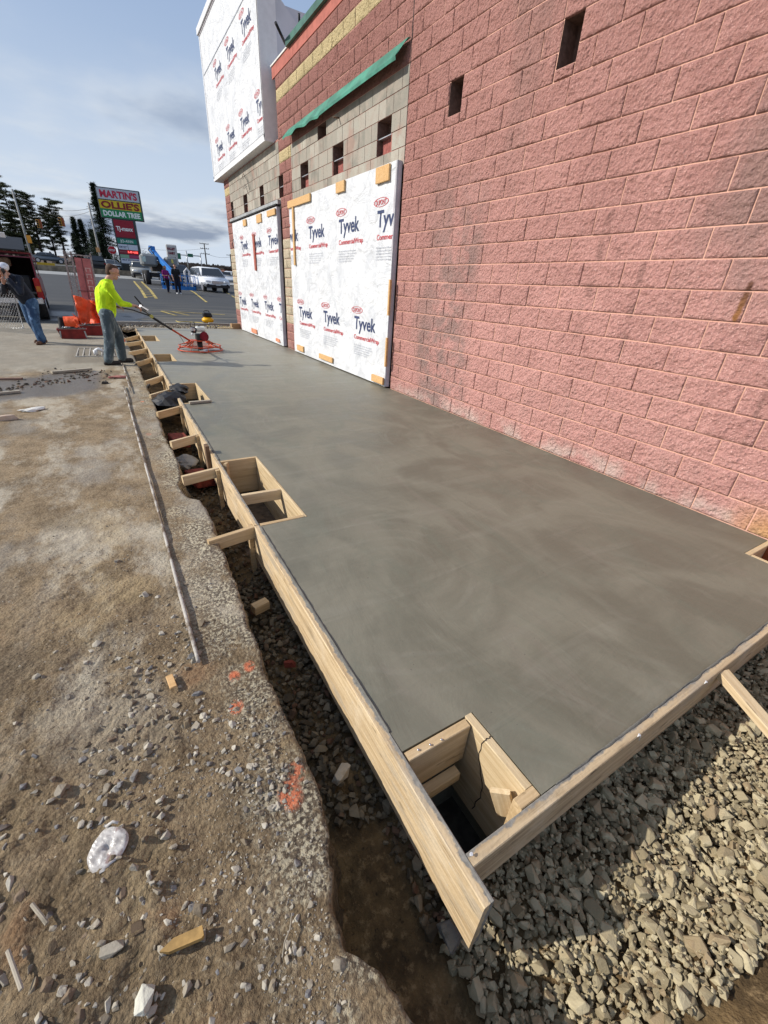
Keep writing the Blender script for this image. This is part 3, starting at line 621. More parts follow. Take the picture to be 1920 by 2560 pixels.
# side forms: local +Y must point at the slab (+X) -> run from far to near
for y0, y1 in ((2.532, .236), (7.46, 2.540), (12.3, 7.47), (16.36, 12.31)):
    plank('form_board', (-3.3265, y0, 0), (-3.3265, y1, 0), .038, .286, M_form, fw, warp=.004)
plank('form_board', (-3.3065, .3405, 0), (-.9, .3405, 0), .038, .190, M_form2, fw)
plank('form_board', (-.892, .3405, 0), (-.02, .3405, 0), .038, .190, M_form2, fw)
crust((-3.3065, .80, .001), (-3.3065, 2.5, .001), .016, 1, fw); crust((-3.307, 3.86, .001), (-3.307, 6.1, .001), .02, 2, fw); crust((-3.307, 7.45, .001), (-3.307, 9.6, .001), .02, 5, fw); crust((-2.90, .361, .001), (-.5, .361, .001), -.012, 9, fw)
BR = [((-3.655, 2.50), (-3.346, 2.545)), ((-3.66, 3.64), (-3.346, 3.70)), ((-3.64, 4.60), (-3.346, 4.74)), ((-3.66, 5.78), (-3.346, 6.02)), ((-3.66, 6.80), (-3.346, 7.10)), ((-3.66, 7.72), (-3.346, 8.22)), ((-3.68, 9.60), (-3.346, 10.20)), ((-3.74, 10.95), (-3.346, 11.60)), ((-3.76, 12.45), (-3.346, 13.05)), ((-3.73, 13.6), (-3.346, 14.35))]
for i, (a, c) in enumerate(BR):
    dz = random.uniform(-.012, .012)
    plank('brace', (*a, -.004 + dz), (*c, -.004), .036, .088, M_lum if i % 3 else M_lum2, fw)
    sy = c[1] - .045 if i else 2.58
    bx('stake', (-3.364, sy, -.22), (.034, .034, .42), M_lum2, fw, None, .003)
bx('stake', (-3.366, 4.12, -.13), (.036, .085, .40), plain('shaded_stake', (.16, .10, .06), .8, 0, .3), fw, None, .003)  # wood coloured darker to stand for shade on the stake's near face
plank('brace', (-1.745, .318, -.012), (-1.98, -.46, -.20), .064, .038, M_lum, fw)
for p in ((-3.297, .352, .003), (-2.46, .325, .004), (-1.93, .325, .004)):
    MB().tube([Vector(p) + Vector((0, 0, -.02)), Vector(p) + Vector((.001, -.004, .006))], .0022, 6).tube([Vector(p) + Vector((.001, -.004, .006)), Vector(p) + Vector((.0012, -.005, .0085))], .0052, 8).build('nail', M_white, fw)
MB().tube([(-2.455, .322, .001), (-2.456, .317, .012), (-2.462, .312, -.01)], .002, 5).build('nail', M_steel, fw)
def nails(parent, pts):
    for p in pts: MB().sph(p, .0045, 8, (1, 1, .5)).tube([p, Vector(p) - Vector((0, 0, .014))], .002, 5, False).build('nail', M_chrome, parent)
# blockout boxes
lab = ['timber blockout box in the near corner of the slab with cracked side panel', 'plywood blockout box with a timber crosspiece, second opening from the near corner', 'blockout opening beside the black bag', 'small square blockout opening in front of the power trowel', 'farthest blockout opening along the form, past the worker', 'small timber blockout against the pink wall at the slab edge']
B1 = empty('blockout_box', (-3.14, .54, 0), 0, lab[0], 'form box', 'blockout boxes set in the slab')
def loc_(o, base): o.location = Vector(o.location) - Vector(base); return o
def P_(parent, *a, **k):
    o = plank(*a, **k); o.parent = parent; o.location = Vector(o.location) - parent.location; return o
P_(B1, 'panel', (-3.300, .690, -.001), (-3.014, .690, -.001), .036, .21, M_lum2, None)
P_(B1, 'panel', (-2.988, .716, -.001), (-2.988, .400, -.001), .036, .46, M_ply, None)
P_(B1, 'ledger', (-3.296, .650, -.214), (-3.06, .650, -.214), .040, .05, M_lum2, None)
P_(B1, 'corner_block', (-3.062, .381, -.002), (-2.972, .381, -.002), .038, .18, M_lum2, None)
P_(B1, 'cleat', (-3.035, .430, -.04), (-3.005, .395, -.16), .02, .07, M_lum, None)
for p in ((-3.25, .69, .003), (-3.20, .684, .004), (-3.15, .68, .003)):
    n_ = MB().sph(Vector(p) - B1.location, .005, 8, (1, 1, .5)).tube([Vector(p) - B1.location, Vector(p) - B1.location - Vector((.001, 0, .02))], .002, 5, False).build('nail', M_chrome, B1)
cr = []; random.seed(4)
for i in range(15): t = i / 14; cr.append(Vector((-3.0065, .600 - .05 * t + .018 * math.sin(i * .55) + .004 * math.sin(i * 2.3), -.002 - .42 * t)) - B1.location)
MB().tube(cr, .0021, 5).build('crack', M_dark, B1)
cr2 = [Vector((-2.972 - i * .006, .60 + .003 * math.sin(i * 2.), .0009)) - B1.location for i in range(7)]; MB().tube(cr2, .0016, 5).build('crack', M_dark, B1)
MB().box(Vector((-3.14, .54, -.62)) - B1.location, (.42, .42, .02)).build('pit_bottom', plain('pit_soil', (.05, .045, .035), .9, 0, .4, 20), B1)
for bi, (x0, x1, y0, y1) in list(enumerate(BOX))[1:5]:
    B_ = empty('blockout_box', ((x0 + x1) / 2, (y0 + y1) / 2, 0), 0, lab[bi], 'form box', 'blockout boxes set in the slab'); big = bi == 1; d = .34 if big else .25
    P_(B_, 'panel', (x0 + .003, y1 - .019, .001), (x1 - .022, y1 - .019, .001), .034, d, M_lum2, None)
    P_(B_, 'panel', (x1 - .011, y1, .0005), (x1 - .011, y0 + .001, .0005), .019, d + .08, M_ply, None)
    P_(B_, 'panel', (x0 + .003, y0 + .019, .002), (x1 - .022, y0 + .019, .002), .034, d, M_lum2, None)
    if big:
        P_(B_, 'crosspiece', (x0 + .003, 3.06, -.004), (x1 - .022, 3.06, -.010), .038, .088, M_lum, None)
        P_(B_, 'upright', (x0 + .05, y1 - .06, .002), (x0 + .02, y1 - .10, .002), .03, .33, M_lum2, None)
    if bi == 2: P_(B_, 'cleat', (x0 + .06, y0 - .035, .035), (x1 - .02, y0 + .0, .032), .05, .03, M_old, None)
    MB().box(Vector(((x0 + x1) / 2, (y0 + y1) / 2, -.42)) - B_.location, (x1 - x0 + .1, y1 - y0 + .1, .02)).build('pit_bottom', plain('pit_soil2', (.12, .085, .055), .9, 0, .4, 20), B_)
x0, x1, y0, y1 = BOX[5]; B6 = empty('blockout_box', (-.2, .56, 0), 0, lab[5], 'form box', 'blockout boxes set in the slab')
P_(B6, 'panel', (x0 + .002, .738, -.001), (x1, .738, -.001), .034, .16, M_lum, None); P_(B6, 'panel', (x0 + .018, .718, -.002), (x0 + .018, .364, -.002), .034, .16, M_lum, None)
MB().box(Vector((-.2, .56, -.22)) - B6.location, (.5, .46, .02)).build('pit_bottom', plain('pit_soil2', (.1, .08, .05)), B6)
MB().box(Vector((-.06, .70, -.07)) - B6.location, (.08, .06, .12)).build('brick', plain('orange_brick', (.42, .11, .04), .8, 0, .3), B6)
# ================================================================== GROUND
EY = np.array([-1.5, -.6, -.2, .10, .162, .202, .27, .328, .37, .48, .571, .745, .95, 1.3, 1.6, 2.3, 3.0, 3.20, 3.28, 3.42, 3.62, 3.70, 3.8, 4.4, 5., 5.8, 6.8, 8.5, 10.3, 12., 14., 17.5])
EX = np.array([-3.30, -3.47, -3.54, -3.585, -3.599, -3.611, -3.63, -3.665, -3.70, -3.682, -3.652, -3.607, -3.612, -3.625, -3.62, -3.595, -3.575, -3.585, -3.655, -3.70, -3.70, -3.67, -3.655, -3.64, -3.67, -3.66, -3.64, -3.66, -3.665, -3.70, -3.72, -3.75])
def edge_x(y): return np.interp(y, EY, EX) + fbm(y, y * 0, 9, 4, 3) * .018 + fbm(y, y * 0 + 5, 34, 3, 13, .7) * .009
def ground_z(X, Y, e=None):
    d = np.hypot(X + 3.9, Y); near = np.clip((4.2 - d) / 3.2, 0, 1)
    z = -.052 + fbm(X, Y, .7, 3, 1) * .022 + fbm(X, Y, 4, 3, 5) * .014 * (.35 + near) + fbm(X, Y, 17, 5, 9, .65) * .021 * (.25 + near * 1.0) * np.clip((-X - 3.78) / .35, .25, 1)
    return z
def mat_dirt():
    t = NT('dirt'); P = t.pos(); x, y, z = t.xyz(P)[0:3]
    n1 = t.noise(P, 1.1, 6, .62); n2 = t.noise(P, 5, 6, .65); n3 = t.noise(P, 32, 5, .7); v = t.vor(P, 70, 'Color')
    c = t.mix(t.mr(n2, .36, .64), (.105, .070, .036), (.275, .200, .118))
    c = t.mix(t.m_('MULTIPLY', t.mr(n3, .5, .68), .75), c, (.33, .265, .175))
    c = t.mix(t.m_('MULTIPLY', t.mr(n3, .46, .30), .75), c, (.065, .047, .028))
    near = t.mr(y, 3.0, 1.2)
    # dusty pale crust near the edge and further back
    pale = t.m_('MULTIPLY', t.mr(t.noise(t.map(P, (1.1, .55, 1)), 2.2, 6, .68), .47, .62), t.mr(y, .9, 1.8))
    c = t.mix(t.m_('MULTIPLY', pale, .80), c, t.mix(n3, (.30, .27, .21), (.74, .69, .57))); dk_ = t.m_('MULTIPLY', t.mr(t.noise(t.map(P, (1, .8, 1), (7, 3, 0)), 1.7, 6, .65), .50, .64), t.mr(x, -3.9, -4.3)); c = t.mix(t.m_('MULTIPLY', dk_, .6), c, (.085, .070, .052))
    ed = t.m_('MULTIPLY', t.mr(x, -3.95, -3.70), t.mr(t.noise(P, 4.5, 6, .7), .42, .56)); asph = t.mix(t.mr(t.noise(P, 60, 4, .65), .47, .56), (.035, .035, .038), (.66, .61, .45))
    c = t.mix(t.m_('MULTIPLY', ed, .85), c, asph)
    gr = t.m_('MULTIPLY', t.mr(t.noise(t.map(P, (1, .6, 1), (4, 2, 0)), 1.5, 6, .66), .5, .66), t.mr(y, 1.4, 3.2)); c = t.mix(t.m_('MULTIPLY', gr, .7), c, t.mix(n3, (.17, .165, .15), (.33, .32, .29)))
    tan = t.m_('MULTIPLY', t.mr(t.noise(P, 2.0, 5), .55, .7), t.mr(x, -5, -3.9)); c = t.mix(t.m_('MULTIPLY', tan, .5), c, (.36, .27, .14))
    # far: worn pale pavement; wet patch
    far = t.mr(t.m_('ADD', y, t.m_('MULTIPLY', n1, 1.2)), 9.4, 10.4); c = t.mix(t.m_('MULTIPLY', far, .8), c, t.mix(n2, (.22, .215, .185), (.36, .345, .30)))
    wy = t.m_('ADD', y, t.m_('ADD', t.m_('MULTIPLY', t.m_('ADD', x, 5.), -.55), t.m_('MULTIPLY', t.m_('SUBTRACT', t.noise(P, 1.3, 5), .5), 1.1)))
    wet = t.m_('MULTIPLY', t.m_('MULTIPLY', t.mr(wy, 7.0, 7.35), t.mr(wy, 9.0, 8.7)), t.mr(x, -4.1, -4.4)); c = t.mix(t.m_('MULTIPLY', wet, .85), c, t.mix(n2, (.055, .057, .062), (.085, .088, .092)))
    drk = t.m_('MULTIPLY', t.mr(y, 9.9, 10.1), t.m_('MULTIPLY', t.mr(y, 12.9, 12.7), t.mr(x, -4.95, -4.75))); c = t.mix(t.m_('MULTIPLY', drk, .55), c, (.09, .085, .075))
    # orange survey paint along the cut
    op = t.m_('MULTIPLY', t.mr(t.vor(t.map(P, (1.6, 1, 1), (.37, .42, 0)), 1.9), .115, .07), t.m_('MULTIPLY', t.mr(x, -3.86, -3.74), t.mr(t.noise(P, 22, 4), .40, .52))); c = t.mix(t.m_('MULTIPLY', op, .85), c, (.86, .19, .08))
    for (px, py, r) in ((-3.70, .80, .05), (-3.655, .86, .035), (-3.78, 1.22, .035), (-3.68, 1.40, .03), (-3.75, 1.38, .03)):
        dx = t.m_('SUBTRACT', x, px); dy = t.m_('MULTIPLY', t.m_('SUBTRACT', y, py), .8); q = t.m_('SQRT', t.m_('ADD', t.m_('MULTIPLY', dx, dx), t.m_('MULTIPLY', dy, dy)))
        c = t.mix(t.m_('MULTIPLY', t.m_('MULTIPLY', t.mr(q, r, r * .5), t.mr(t.noise(P, 34, 4), .38, .5)), .85), c, (.86, .19, .08))
    rb = t.m_('MULTIPLY', t.mr(t.noise(P, 3.1, 4), .62, .7), near); c = t.mix(t.m_('MULTIPLY', rb, .5), c, (.34, .17, .08))
    h = t.m_('ADD', t.m_('MULTIPLY', n3, 1.), t.m_('ADD', t.m_('MULTIPLY', t.noise(P, 120, 4, .7), .6), t.m_('MULTIPLY', t.vor(P, 55), -.5)))
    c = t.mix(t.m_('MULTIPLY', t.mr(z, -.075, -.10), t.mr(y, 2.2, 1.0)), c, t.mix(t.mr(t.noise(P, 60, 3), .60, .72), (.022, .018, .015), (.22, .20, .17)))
    c = t.mix(.34, c, t.mix(t.vor(P, 110), (.46, .34, .20), (.05, .032, .016)))
    t.bump(h, t.m_('ADD', .005, t.m_('MULTIPLY', near, .013)), 1.)
    return t.out(c, t.mr(wet, 0, 1, .88, .30), 0, .3)
M_dirt = mat_dirt()
rows = np.concatenate([np.arange(-.55, 2.6, .0135), grow(2.6, 17.9, .018, 1.018)[1:]])
cols = np.concatenate([np.arange(0, .95, .0135), grow(.95, 12, .02, 1.06)[1:]])
S, Yg = np.meshgrid(cols, rows); Xe = edge_x(Yg); Xg = Xe - S
Zg = ground_z(Xg, Yg); Zg = Zg - .006 * np.exp(-S / .008)
# skirt down into the trench
KN = 9; Sk = np.linspace(1, 0, KN, endpoint=False)[::1]; sk = []
Xk = []; Yk = []; Zk = []
for q in range(KN, 0, -1):
    f = (q - .75) / (KN - .75); yk = rows; xk = edge_x(rows) + .004 + f ** 1.6 * .05 + fbm(rows, rows * 0 + f * 3, 16, 4, 31, .65) * .030 * min(1, f * 3); zk = np.minimum(ground_z(edge_x(rows), rows) - .008, -.055) - f * .40 + fbm(rows, rows * 0 + f * 4, 24, 3, 33) * .012 * min(1, f * 4)
    Xk.append(xk); Yk.append(yk); Zk.append(zk)
X = np.concatenate([np.stack(Xk, 1), Xg], 1); Y = np.concatenate([np.stack(Yk, 1), Yg], 1); Z = np.concatenate([np.stack(Zk, 1), Zg], 1)
dirt = link('dirt_ground', grid_mesh('dirt_ground', X[:, ::-1], Y[:, ::-1], Z[:, ::-1]), M_dirt); dirt['kind'] = 'structure'
def mat_trench():
    t = NT('trench_soil'); P = t.pos(); n3 = t.noise(P, 26, 5, .7); c = t.mix(t.mr(t.noise(P, 5, 6, .65), .35, .65), (.055, .036, .018), (.16, .105, .048)); c = t.mix(t.mr(n3, .5, .7), c, (.24, .165, .085)); c = t.mix(t.mr(n3, .42, .3), c, (.03, .022, .013))
    t.bump(t.m_('ADD', n3, t.m_('MULTIPLY', t.noise(P, 90, 4), .6)), .014, .9); return t.out(c, .92, 0, .2)
M_tr = mat_trench()
def trench_z(x, y):
    base = -.40 + .06 * np.clip(x + 3.3, 0, 3) - .05 * np.clip((.6 - y) / .6, 0, 1) * np.clip((-2.8 - x) / .6, 0, 1) * 1.0
    base = base + np.clip(-.02 - y, 0, .5) * (.55 + .0 * x) * np.clip((x + 3.35) / .5, 0, 1) + .12 * np.clip((y - 5) / 6, 0, 1)
    return base
x_ = np.arange(-3.85, -3.26, .03); y_ = np.concatenate([np.arange(.36, 4, .03), grow(4, 16.6, .035, 1.02)[1:]]); XX, YY = np.meshgrid(x_, y_)
tz = trench_z(XX, YY) + fbm(XX, YY, 3, 4, 2) * .035 + fbm(XX, YY, 12, 3, 3) * .015
trn = link('trench_floor', grid_mesh('trench_floor', XX, YY, tz), M_tr); trn['kind'] = 'structure'
x_ = np.arange(-3.85, 1.2, .02); y_ = np.arange(-1.6, .385, .02); XX, YY = np.meshgrid(x_, y_); tz = trench_z(XX, YY) + fbm(XX, YY, 3, 4, 2) * .03 + fbm(XX, YY, 12, 3, 3) * .014
bed = link('gravel_bed', grid_mesh('gravel_bed', XX, YY, tz), M_tr); bed['kind'] = 'structure'
ss_ = MB().box((5, 60, -1.2), (300, 420, .5)).build('subsoil', M_tr); ss_['kind'] = 'structure'
# ------------------------------------------------------------------ stones
def stone_mesh(seed, n=15, flat=(.75, .55), sub=False):
    rn = random.Random(seed); bm = bmesh.new(); fx, fz = rn.uniform(.5, .92), rn.uniform(*sorted(flat)); soft = seed % 3 != 0
    for i in range(n):
        v = Vector(((i & 1) * 2 - 1, (i >> 1 & 1) * 2 - 1, (i >> 2 & 1) * 2 - 1)) * .66 if i < 8 else Vector((rn.uniform(-1, 1), rn.uniform(-1, 1), rn.uniform(-1, 1))) * .9
        if soft and i >= 3: v = Vector((rn.gauss(0, 1), rn.gauss(0, 1), rn.gauss(0, 1))).normalized() * rn.uniform(.85, 1.08); bm.verts.new((v.x, v.y * fx, v.z * fz)); continue
        v += Vector((rn.uniform(-.36, .36), rn.uniform(-.36, .36), rn.uniform(-.36, .36))); bm.verts.new((v.x, v.y * fx, v.z * fz))
    r = bmesh.ops.convex_hull(bm, input=bm.verts[:]); bmesh.ops.delete(bm, geom=[g for g in r['geom_interior'] if isinstance(g, bmesh.types.BMVert)], context='VERTS')
    if sub: bmesh.ops.bevel(bm, geom=bm.edges[:], offset=.035, segments=1, affect='EDGES')
    bmesh.ops.triangulate(bm, faces=bm.faces[:]); bm.verts.ensure_lookup_table(); bm.verts.index_update()
    V = np.array([v.co[:] for v in bm.verts]) * .5; F = np.array([[v.index for v in f.verts] for f in bm.faces]); bm.free(); return V, F
SV = [stone_mesh(k, 13) for k in range(24)]; SB = [stone_mesh(k + 40, 15, (.40, .75), True) for k in range(24)]
def mat_stone(name, c0, c1, c2, isl=True):
    t = NT(name); r = t.island(); r2 = t.rnd(); rr = t.m_('FRACT', t.m_('ADD', r, r2)); P = t.pos(); n = t.noise(P, 45, 4, .65)
    c = t.mix(rr, c0, c1); c = t.mix(t.mr(t.m_('FRACT', t.m_('MULTIPLY', rr, 7.3)), .80, .95), c, c2); c = t.mix(t.m_('MULTIPLY', n, .55), c, tuple(q * .62 for q in c0)); c = t.mix(t.m_('MULTIPLY', t.mr(t.noise(P, 16, 4), .55, .7), .35), c, (.30, .22, .12))
    t.bump(t.m_('ADD', n, t.noise(P, 160, 3)), .0025, .7); return t.out(c, .85, 0, .25)
M_st = mat_stone('crushed_stone', (.23, .185, .11), (.62, .535, .345), (.36, .27, .16)); M_st2 = mat_stone('field_stone', (.17, .13, .085), (.62, .57, .47), (.23, .23, .235))
M_emb = mat_stone('embedded_stone', (.10, .07, .045), (.30, .22, .15), (.17, .15, .14)); M_stt = mat_stone('soiled_shaded_stone', (.07, .052, .032), (.27, .22, .145), (.14, .07, .04)); M_std = mat_stone('dark_crumb', (.05, .045, .04), (.15, .13, .10), (.22, .12, .08))  # trench gravel: dirty brown with the deep trench shade painted in
_sm = {}
def shared_stone(mat, k, big=True):
    key = (mat.name, k, big)
    if key not in _sm: V, F = (SB if big else SV)[k]; me = np_mesh('stone', V, F); me.materials.append(mat); _sm[key] = me
    return _sm[key]
def scatter(items, parent, mat, rest_name, nmax=300, big=True):
    # items: (x, y, z, size, rotation)
    P = np.array([i[:3] for i in items]); px, d = to_px(P); s = np.array([i[3] for i in items]); score = s / np.maximum(d, .2)
    vis = (px[:, 0] > -20) & (px[:, 0] < 1940) & (px[:, 1] < 2580) & (px[:, 1] > -20); score = np.where(vis, score, 0); order = np.argsort(-score)
    src = SB if big else SV; VV = []; FF = []; o = 0
    for n, i in enumerate(order):
        x, y, z, sz, e = items[i]; k = int(i) % len(src)
        if n < nmax: link('stone', shared_stone(mat, k, big), None, parent, (x, y, z), e, (sz, sz, sz))
        else:
            V, F = SV[int(i) % len(SV)]; M = np.array(Euler(e).to_matrix()); VV.append(V * sz @ M.T + [x, y, z]); FF.append(F + o); o += len(V)
    if VV: ob = link(rest_name, np_mesh(rest_name, np.vstack(VV), np.vstack(FF)), mat, parent); ob['kind'] = 'stuff'
rn = random.Random(11); items = []
def rot3(tilt=.5): return (rn.gauss(0, tilt), rn.gauss(0, tilt), rn.uniform(0, 6.28))
def addbed(x0, x1, y0, y1, sp, dens=1., smin=.016, smax=.042, mask=None, up=0.):
    y = y0
    while y < y1:
        x = x0
        while x < x1:
            px_, py_ = x + rn.uniform(-.5, .5) * sp, y + rn.uniform(-.5, .5) * sp
            if rn.random() < dens and (mask is None or mask(px_, py_)):
                s = rn.uniform(smin, smax) * (1.25 if rn.random() < .12 else 1); z = float(trench_z(px_, py_) + fbm(px_, py_, 3, 4, 2) * .03) + rn.uniform(.0, .016) + up
                items.append((px_, py_, z + s * .12, s, rot3()))
            x += sp
        y += sp
def mk(x, y):     # the gravel apron in front of the slab; soil shows at the left bank and on the right
    n_ = float(fbm(x, y, 5, 3, 8)); lim_l = -3.47 + .06 * n_ + (.12 if y < .42 else 0)
    lim_y = -.155 - .09 * (x + 2.7) + .05 * n_ if x > -2.75 else -.155 - .45 * (x + 2.75)
    lim_y = -.20 - .12 * (x + 2.9) + .04 * n_ if x > -2.95 else -.6
    return x > lim_l and y > lim_y
addbed(-3.6, .3, -.62, .37, .025, 1., .025, .042, mask=mk); addbed(-3.6, .3, -.62, .37, .036, .9, .024, .058, mk, .014); addbed(-3.6, .3, -.62, .37, .09, .8, .052, .076, mk, .022); addbed(-3.6, .3, -.62, .37, .02, .75, .007, .022, mk, .030)
scatter(items, bed, M_st, 'gravel'); items = []
mk2 = lambda x, y: y > .62 + .25 * float(vn(x * 9, y * 7, 5)) or x > -3.40
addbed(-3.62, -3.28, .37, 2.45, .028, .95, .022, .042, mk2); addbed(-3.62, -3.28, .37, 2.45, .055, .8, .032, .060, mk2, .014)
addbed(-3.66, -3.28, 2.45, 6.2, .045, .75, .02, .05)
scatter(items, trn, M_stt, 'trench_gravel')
# loose stones on the dirt
items = []
def put(px_, py_, s, up=0.):
    if px_ > float(edge_x(np.array(py_))) - .012 - s * .4: return
    items.append((px_, py_, float(ground_z(np.array(px_), np.array(py_))) + s * .14 + up, s, rot3(.35)))
for i in range(1500):
    y = abs(rn.gauss(.80, .60)) + .05; x = -3.72 - abs(rn.gauss(.05, .42)); dens = float(vn(x * 3.5, y * 3.5, 17)) + (.18 if x < -4.05 else 0) - max(0, y - 1.7) * .3
    if dens < .50: continue
    put(x, y, min(.048, .010 + rn.expovariate(1 / .0075)), -.004)
for cx, cy, n, r, s0 in ((-3.73, .87, 60, .055, .018), (-3.78, 1.0, 40, .07, .016), (-4.22, 1.02, 26, .09, .024), (-4.16, .88, 18, .06, .026), (-4.10, 1.45, 22, .12, .024), (-4.02, 1.62, 20, .10, .024), (-4.35, 1.15, 20, .12, .022), (-4.25, .72, 22, .10, .020), (-4.03, 1.22, 22, .10, .022), (-3.72, 1.12, 30, .05, .014)):
    for i in range(n): put(cx + rn.gauss(0, r), cy + rn.gauss(0, r), s0 * rn.uniform(.5, 1.5))
for i in range(9000):
    y = rn.uniform(0, 1) ** 1.7 * 3.6 + .0; x = -3.66 - abs(rn.gauss(0, .55))
    if float(vn(x * 5, y * 5, 27)) > .50: put(x, y, rn.uniform(.003, .0085) * (1.3 if rn.random() < .15 else 1), -.0008)
scatter(items, dirt, M_st2, 'grit')
items = []
for i in range(90): put(-4.12 - rn.random() * .5, .35 + rn.random() ** 1.5 * 1.0, rn.uniform(.025, .055), -.014)
scatter(items, dirt, M_emb, 'embedded_grit', 90)
items = []
for i in range(160):
    t = rn.random(); x = -5.9 + 1.7 * t + rn.gauss(0, .12); y = 7.6 + 1.1 * t + rn.gauss(0, .16); items.append((x, y, -.05, rn.uniform(.02, .08), rot3()))
for i in range(70): items.append((rn.uniform(-5.1, -4.1), rn.uniform(8.0, 9.4), -.05, rn.uniform(.015, .06), rot3()))
for i in range(60): items.append((rn.uniform(-3.8, -3.62), rn.uniform(7.5, 16), -.06 - rn.random() * .15, rn.uniform(.05, .16), rot3()))
items.append((-4.2, 7.95, -.04, .12, (0, 0, 0)))
scatter(items, dirt, M_std, 'dark_crumbs', 120)
# larger rocks that can be picked out
def rock(name, x, y, z, s, m, label, seed, cat='rock', sc=(1, 1, .7), rz=0., subd=2, amp=.18):
    V, F = stone_mesh(seed, 13, (.75, .85), True); bm = bmesh.new(); vs_ = [bm.verts.new(v) for v in V]; [bm.faces.new([vs_[k] for k in f]) for f in F]
    bmesh.ops.subdivide_edges(bm, edges=bm.edges[:], cuts=3, use_grid_fill=True)
    for v in bm.verts: p = v.co; q = 1 + amp * .6 * float(fbm(p.x + p.z + seed, p.y - p.z * .7, 4, 4, seed)); v.co = Vector((p.x * sc[0], p.y * sc[1], p.z * sc[2])) * q * 1.15
    me = bpy.data.meshes.new(name); bm.to_mesh(me); bm.free(); o = link(name, me, m, None, (x, y, z), (0, 0, rz), (s, s, s)); return props(o, label, cat)
M_rk = mat_stone('pale_rock', (.34, .28, .20), (.5, .43, .33), (.3, .2, .12)); M_brk = plain('red_rubble', (.22, .045, .03), .85, 0, .4, 30, .004)
M_pinkrk = mat_mortar('pink_slab_rock', (.50, .33, .24), (.74, .66, .54))
rock('rock', -3.462, .90, -.30, .085, M_rk, 'pale fist-sized rock on the gravel in the trench beside the near form board', 3, sc=(1, .9, .7), rz=.4)
rock('rubble', -3.462, 1.56, -.31, .07, M_brk, 'dark red lump of rubble on the gravel in the trench', 5, 'rubble')
rock('rock', -2.43, -.26, -.24, .19, M_pinkrk, 'big pinkish white rock at the right edge of the gravel', 7, sc=(1.0, .75, .6), rz=-.3)
rock('rock', -4.155, .525, -.046, .075, mat_mortar('white_stone', (.42, .40, .33), (.70, .68, .58)), 'long white stone lying on the dirt at the bottom of the picture', 9, sc=(.55, 1, .45), rz=-.45)
rock('rock', -4.22, .665, -.052, .055, M_st2, 'reddish brown embedded stone between the crushed cup and the white stone', 12, sc=(1, .8, .45), amp=.12)
rock('rubble', -3.36, .30, -.345, .09, M_concwet, 'grey concrete lump under the cut end of the form board', 15, 'rubble', sc=(.7, 1, .8))
rock('rock', -5.17, 6.08, -.02, .22, M_pinkrk, 'pale lump of rubble on the ground at the left edge', 21, sc=(1, .7, .45))
def scrap(name, c, d, m, label, cat, rz=0., tilt=0., parent=None):
    me = MB().box((0, 0, 0), d, None, .002).mesh(name); return props(link(name, me, m, None, c, (tilt, 0, rz)), label, cat)
scrap('timber_block', (-3.462, 2.06, -.30), (.10, .055, .06), M_lum2, 'short timber offcut lying on the gravel in the trench', 'offcut', .25)
scrap('wood_chip', (-3.99, 1.455, -.035), (.028, .075, .010), M_bat, 'small pale wood chip on the stony dirt', 'wood chip', .12)
ws = MB().prism([(-.052, -.004), (-.030, -.013), (.046, -.014), (.052, -.010), (.048, .012), (-.02, .011)], 0, .016, 'Z').build('wood_splinter', plain('honey_wood', (.42, .26, .09), .6, 0, .3, 20)); ws.location = (-4.063, .585, -.046); ws.rotation_euler = (0, .0, -.16); props(ws, 'pointed honey-coloured wood splinter on the bare dirt', 'wood scrap')
# crushed clear cup
n = 30; V = []; rings = [(0, .0), (.012, .28), (.013, .5), (.010, .72), (.012, .9), (.004, 1.0)]
for zi, rr in rings:
    for k in range(n):
        a = 2 * math.pi * k / n; sx_ = .049 * (1 + .08 * math.sin(2 * a + 1)); sy_ = .059 * (1 + .08 * math.cos(3 * a)); V.append((sx_ * rr * math.cos(a), sy_ * rr * math.sin(a), zi + .0035 * math.sin(a * 5 + rr * 22) * rr))
F = [(i * n + k, i * n + (k + 1) % n, (i + 1) * n + (k + 1) % n, (i + 1) * n + k) for i in range(5) for k in range(n)]
def mat_cup():
    t = NT('muddy_clear_plastic'); o = t.obj(); c = t.mix(t.mr(t.noise(o, 30, 5, .6, .8), .35, .65), (.34, .315, .29), (.62, .59, .55)); st = t.wave(t.map(o, (1, 1, 1), (0, 0, 0), (0, 0, .6)), 26, 4.5, 3, 2.5); c = t.mix(t.m_('MULTIPLY', t.mr(st, .6, .95), .25), c, (.40, .37, .34)); c = t.mix(t.m_('MULTIPLY', t.mr(t.noise(o, 18, 4), .58, .66), .8), c, (.26, .15, .13))
    t.bump(t.m_('ADD', t.m_('MULTIPLY', st, .4), t.noise(o, 40, 4)), .0022, .6); return t.out(c, .28, 0, .5)
cup = link('crushed_cup', mesh('crushed_cup', V, F, True), mat_cup(), None, (-4.222, .902, -.036), (.06, -.05, -.25)); props(cup, 'flattened muddy clear plastic cup lying among stones on the dirt', 'litter')
rim = MB().tube([(-.018, .058, .012), (.0, .066, .016), (.016, .060, .012)], .0045, 6).build('rim', M_rprint if False else plain('cup_rim', (.55, .52, .48), .4), cup)
tw = MB().tube([(-3.80, .50, -.043), (-3.815, .47, -.04), (-3.835, .455, -.042), (-3.85, .43, -.043)], [.0015, .002, .002, .0018], 5).build('twig', M_old); props(tw, 'thin bent dry twig on the smooth dirt near the trench', 'twig')
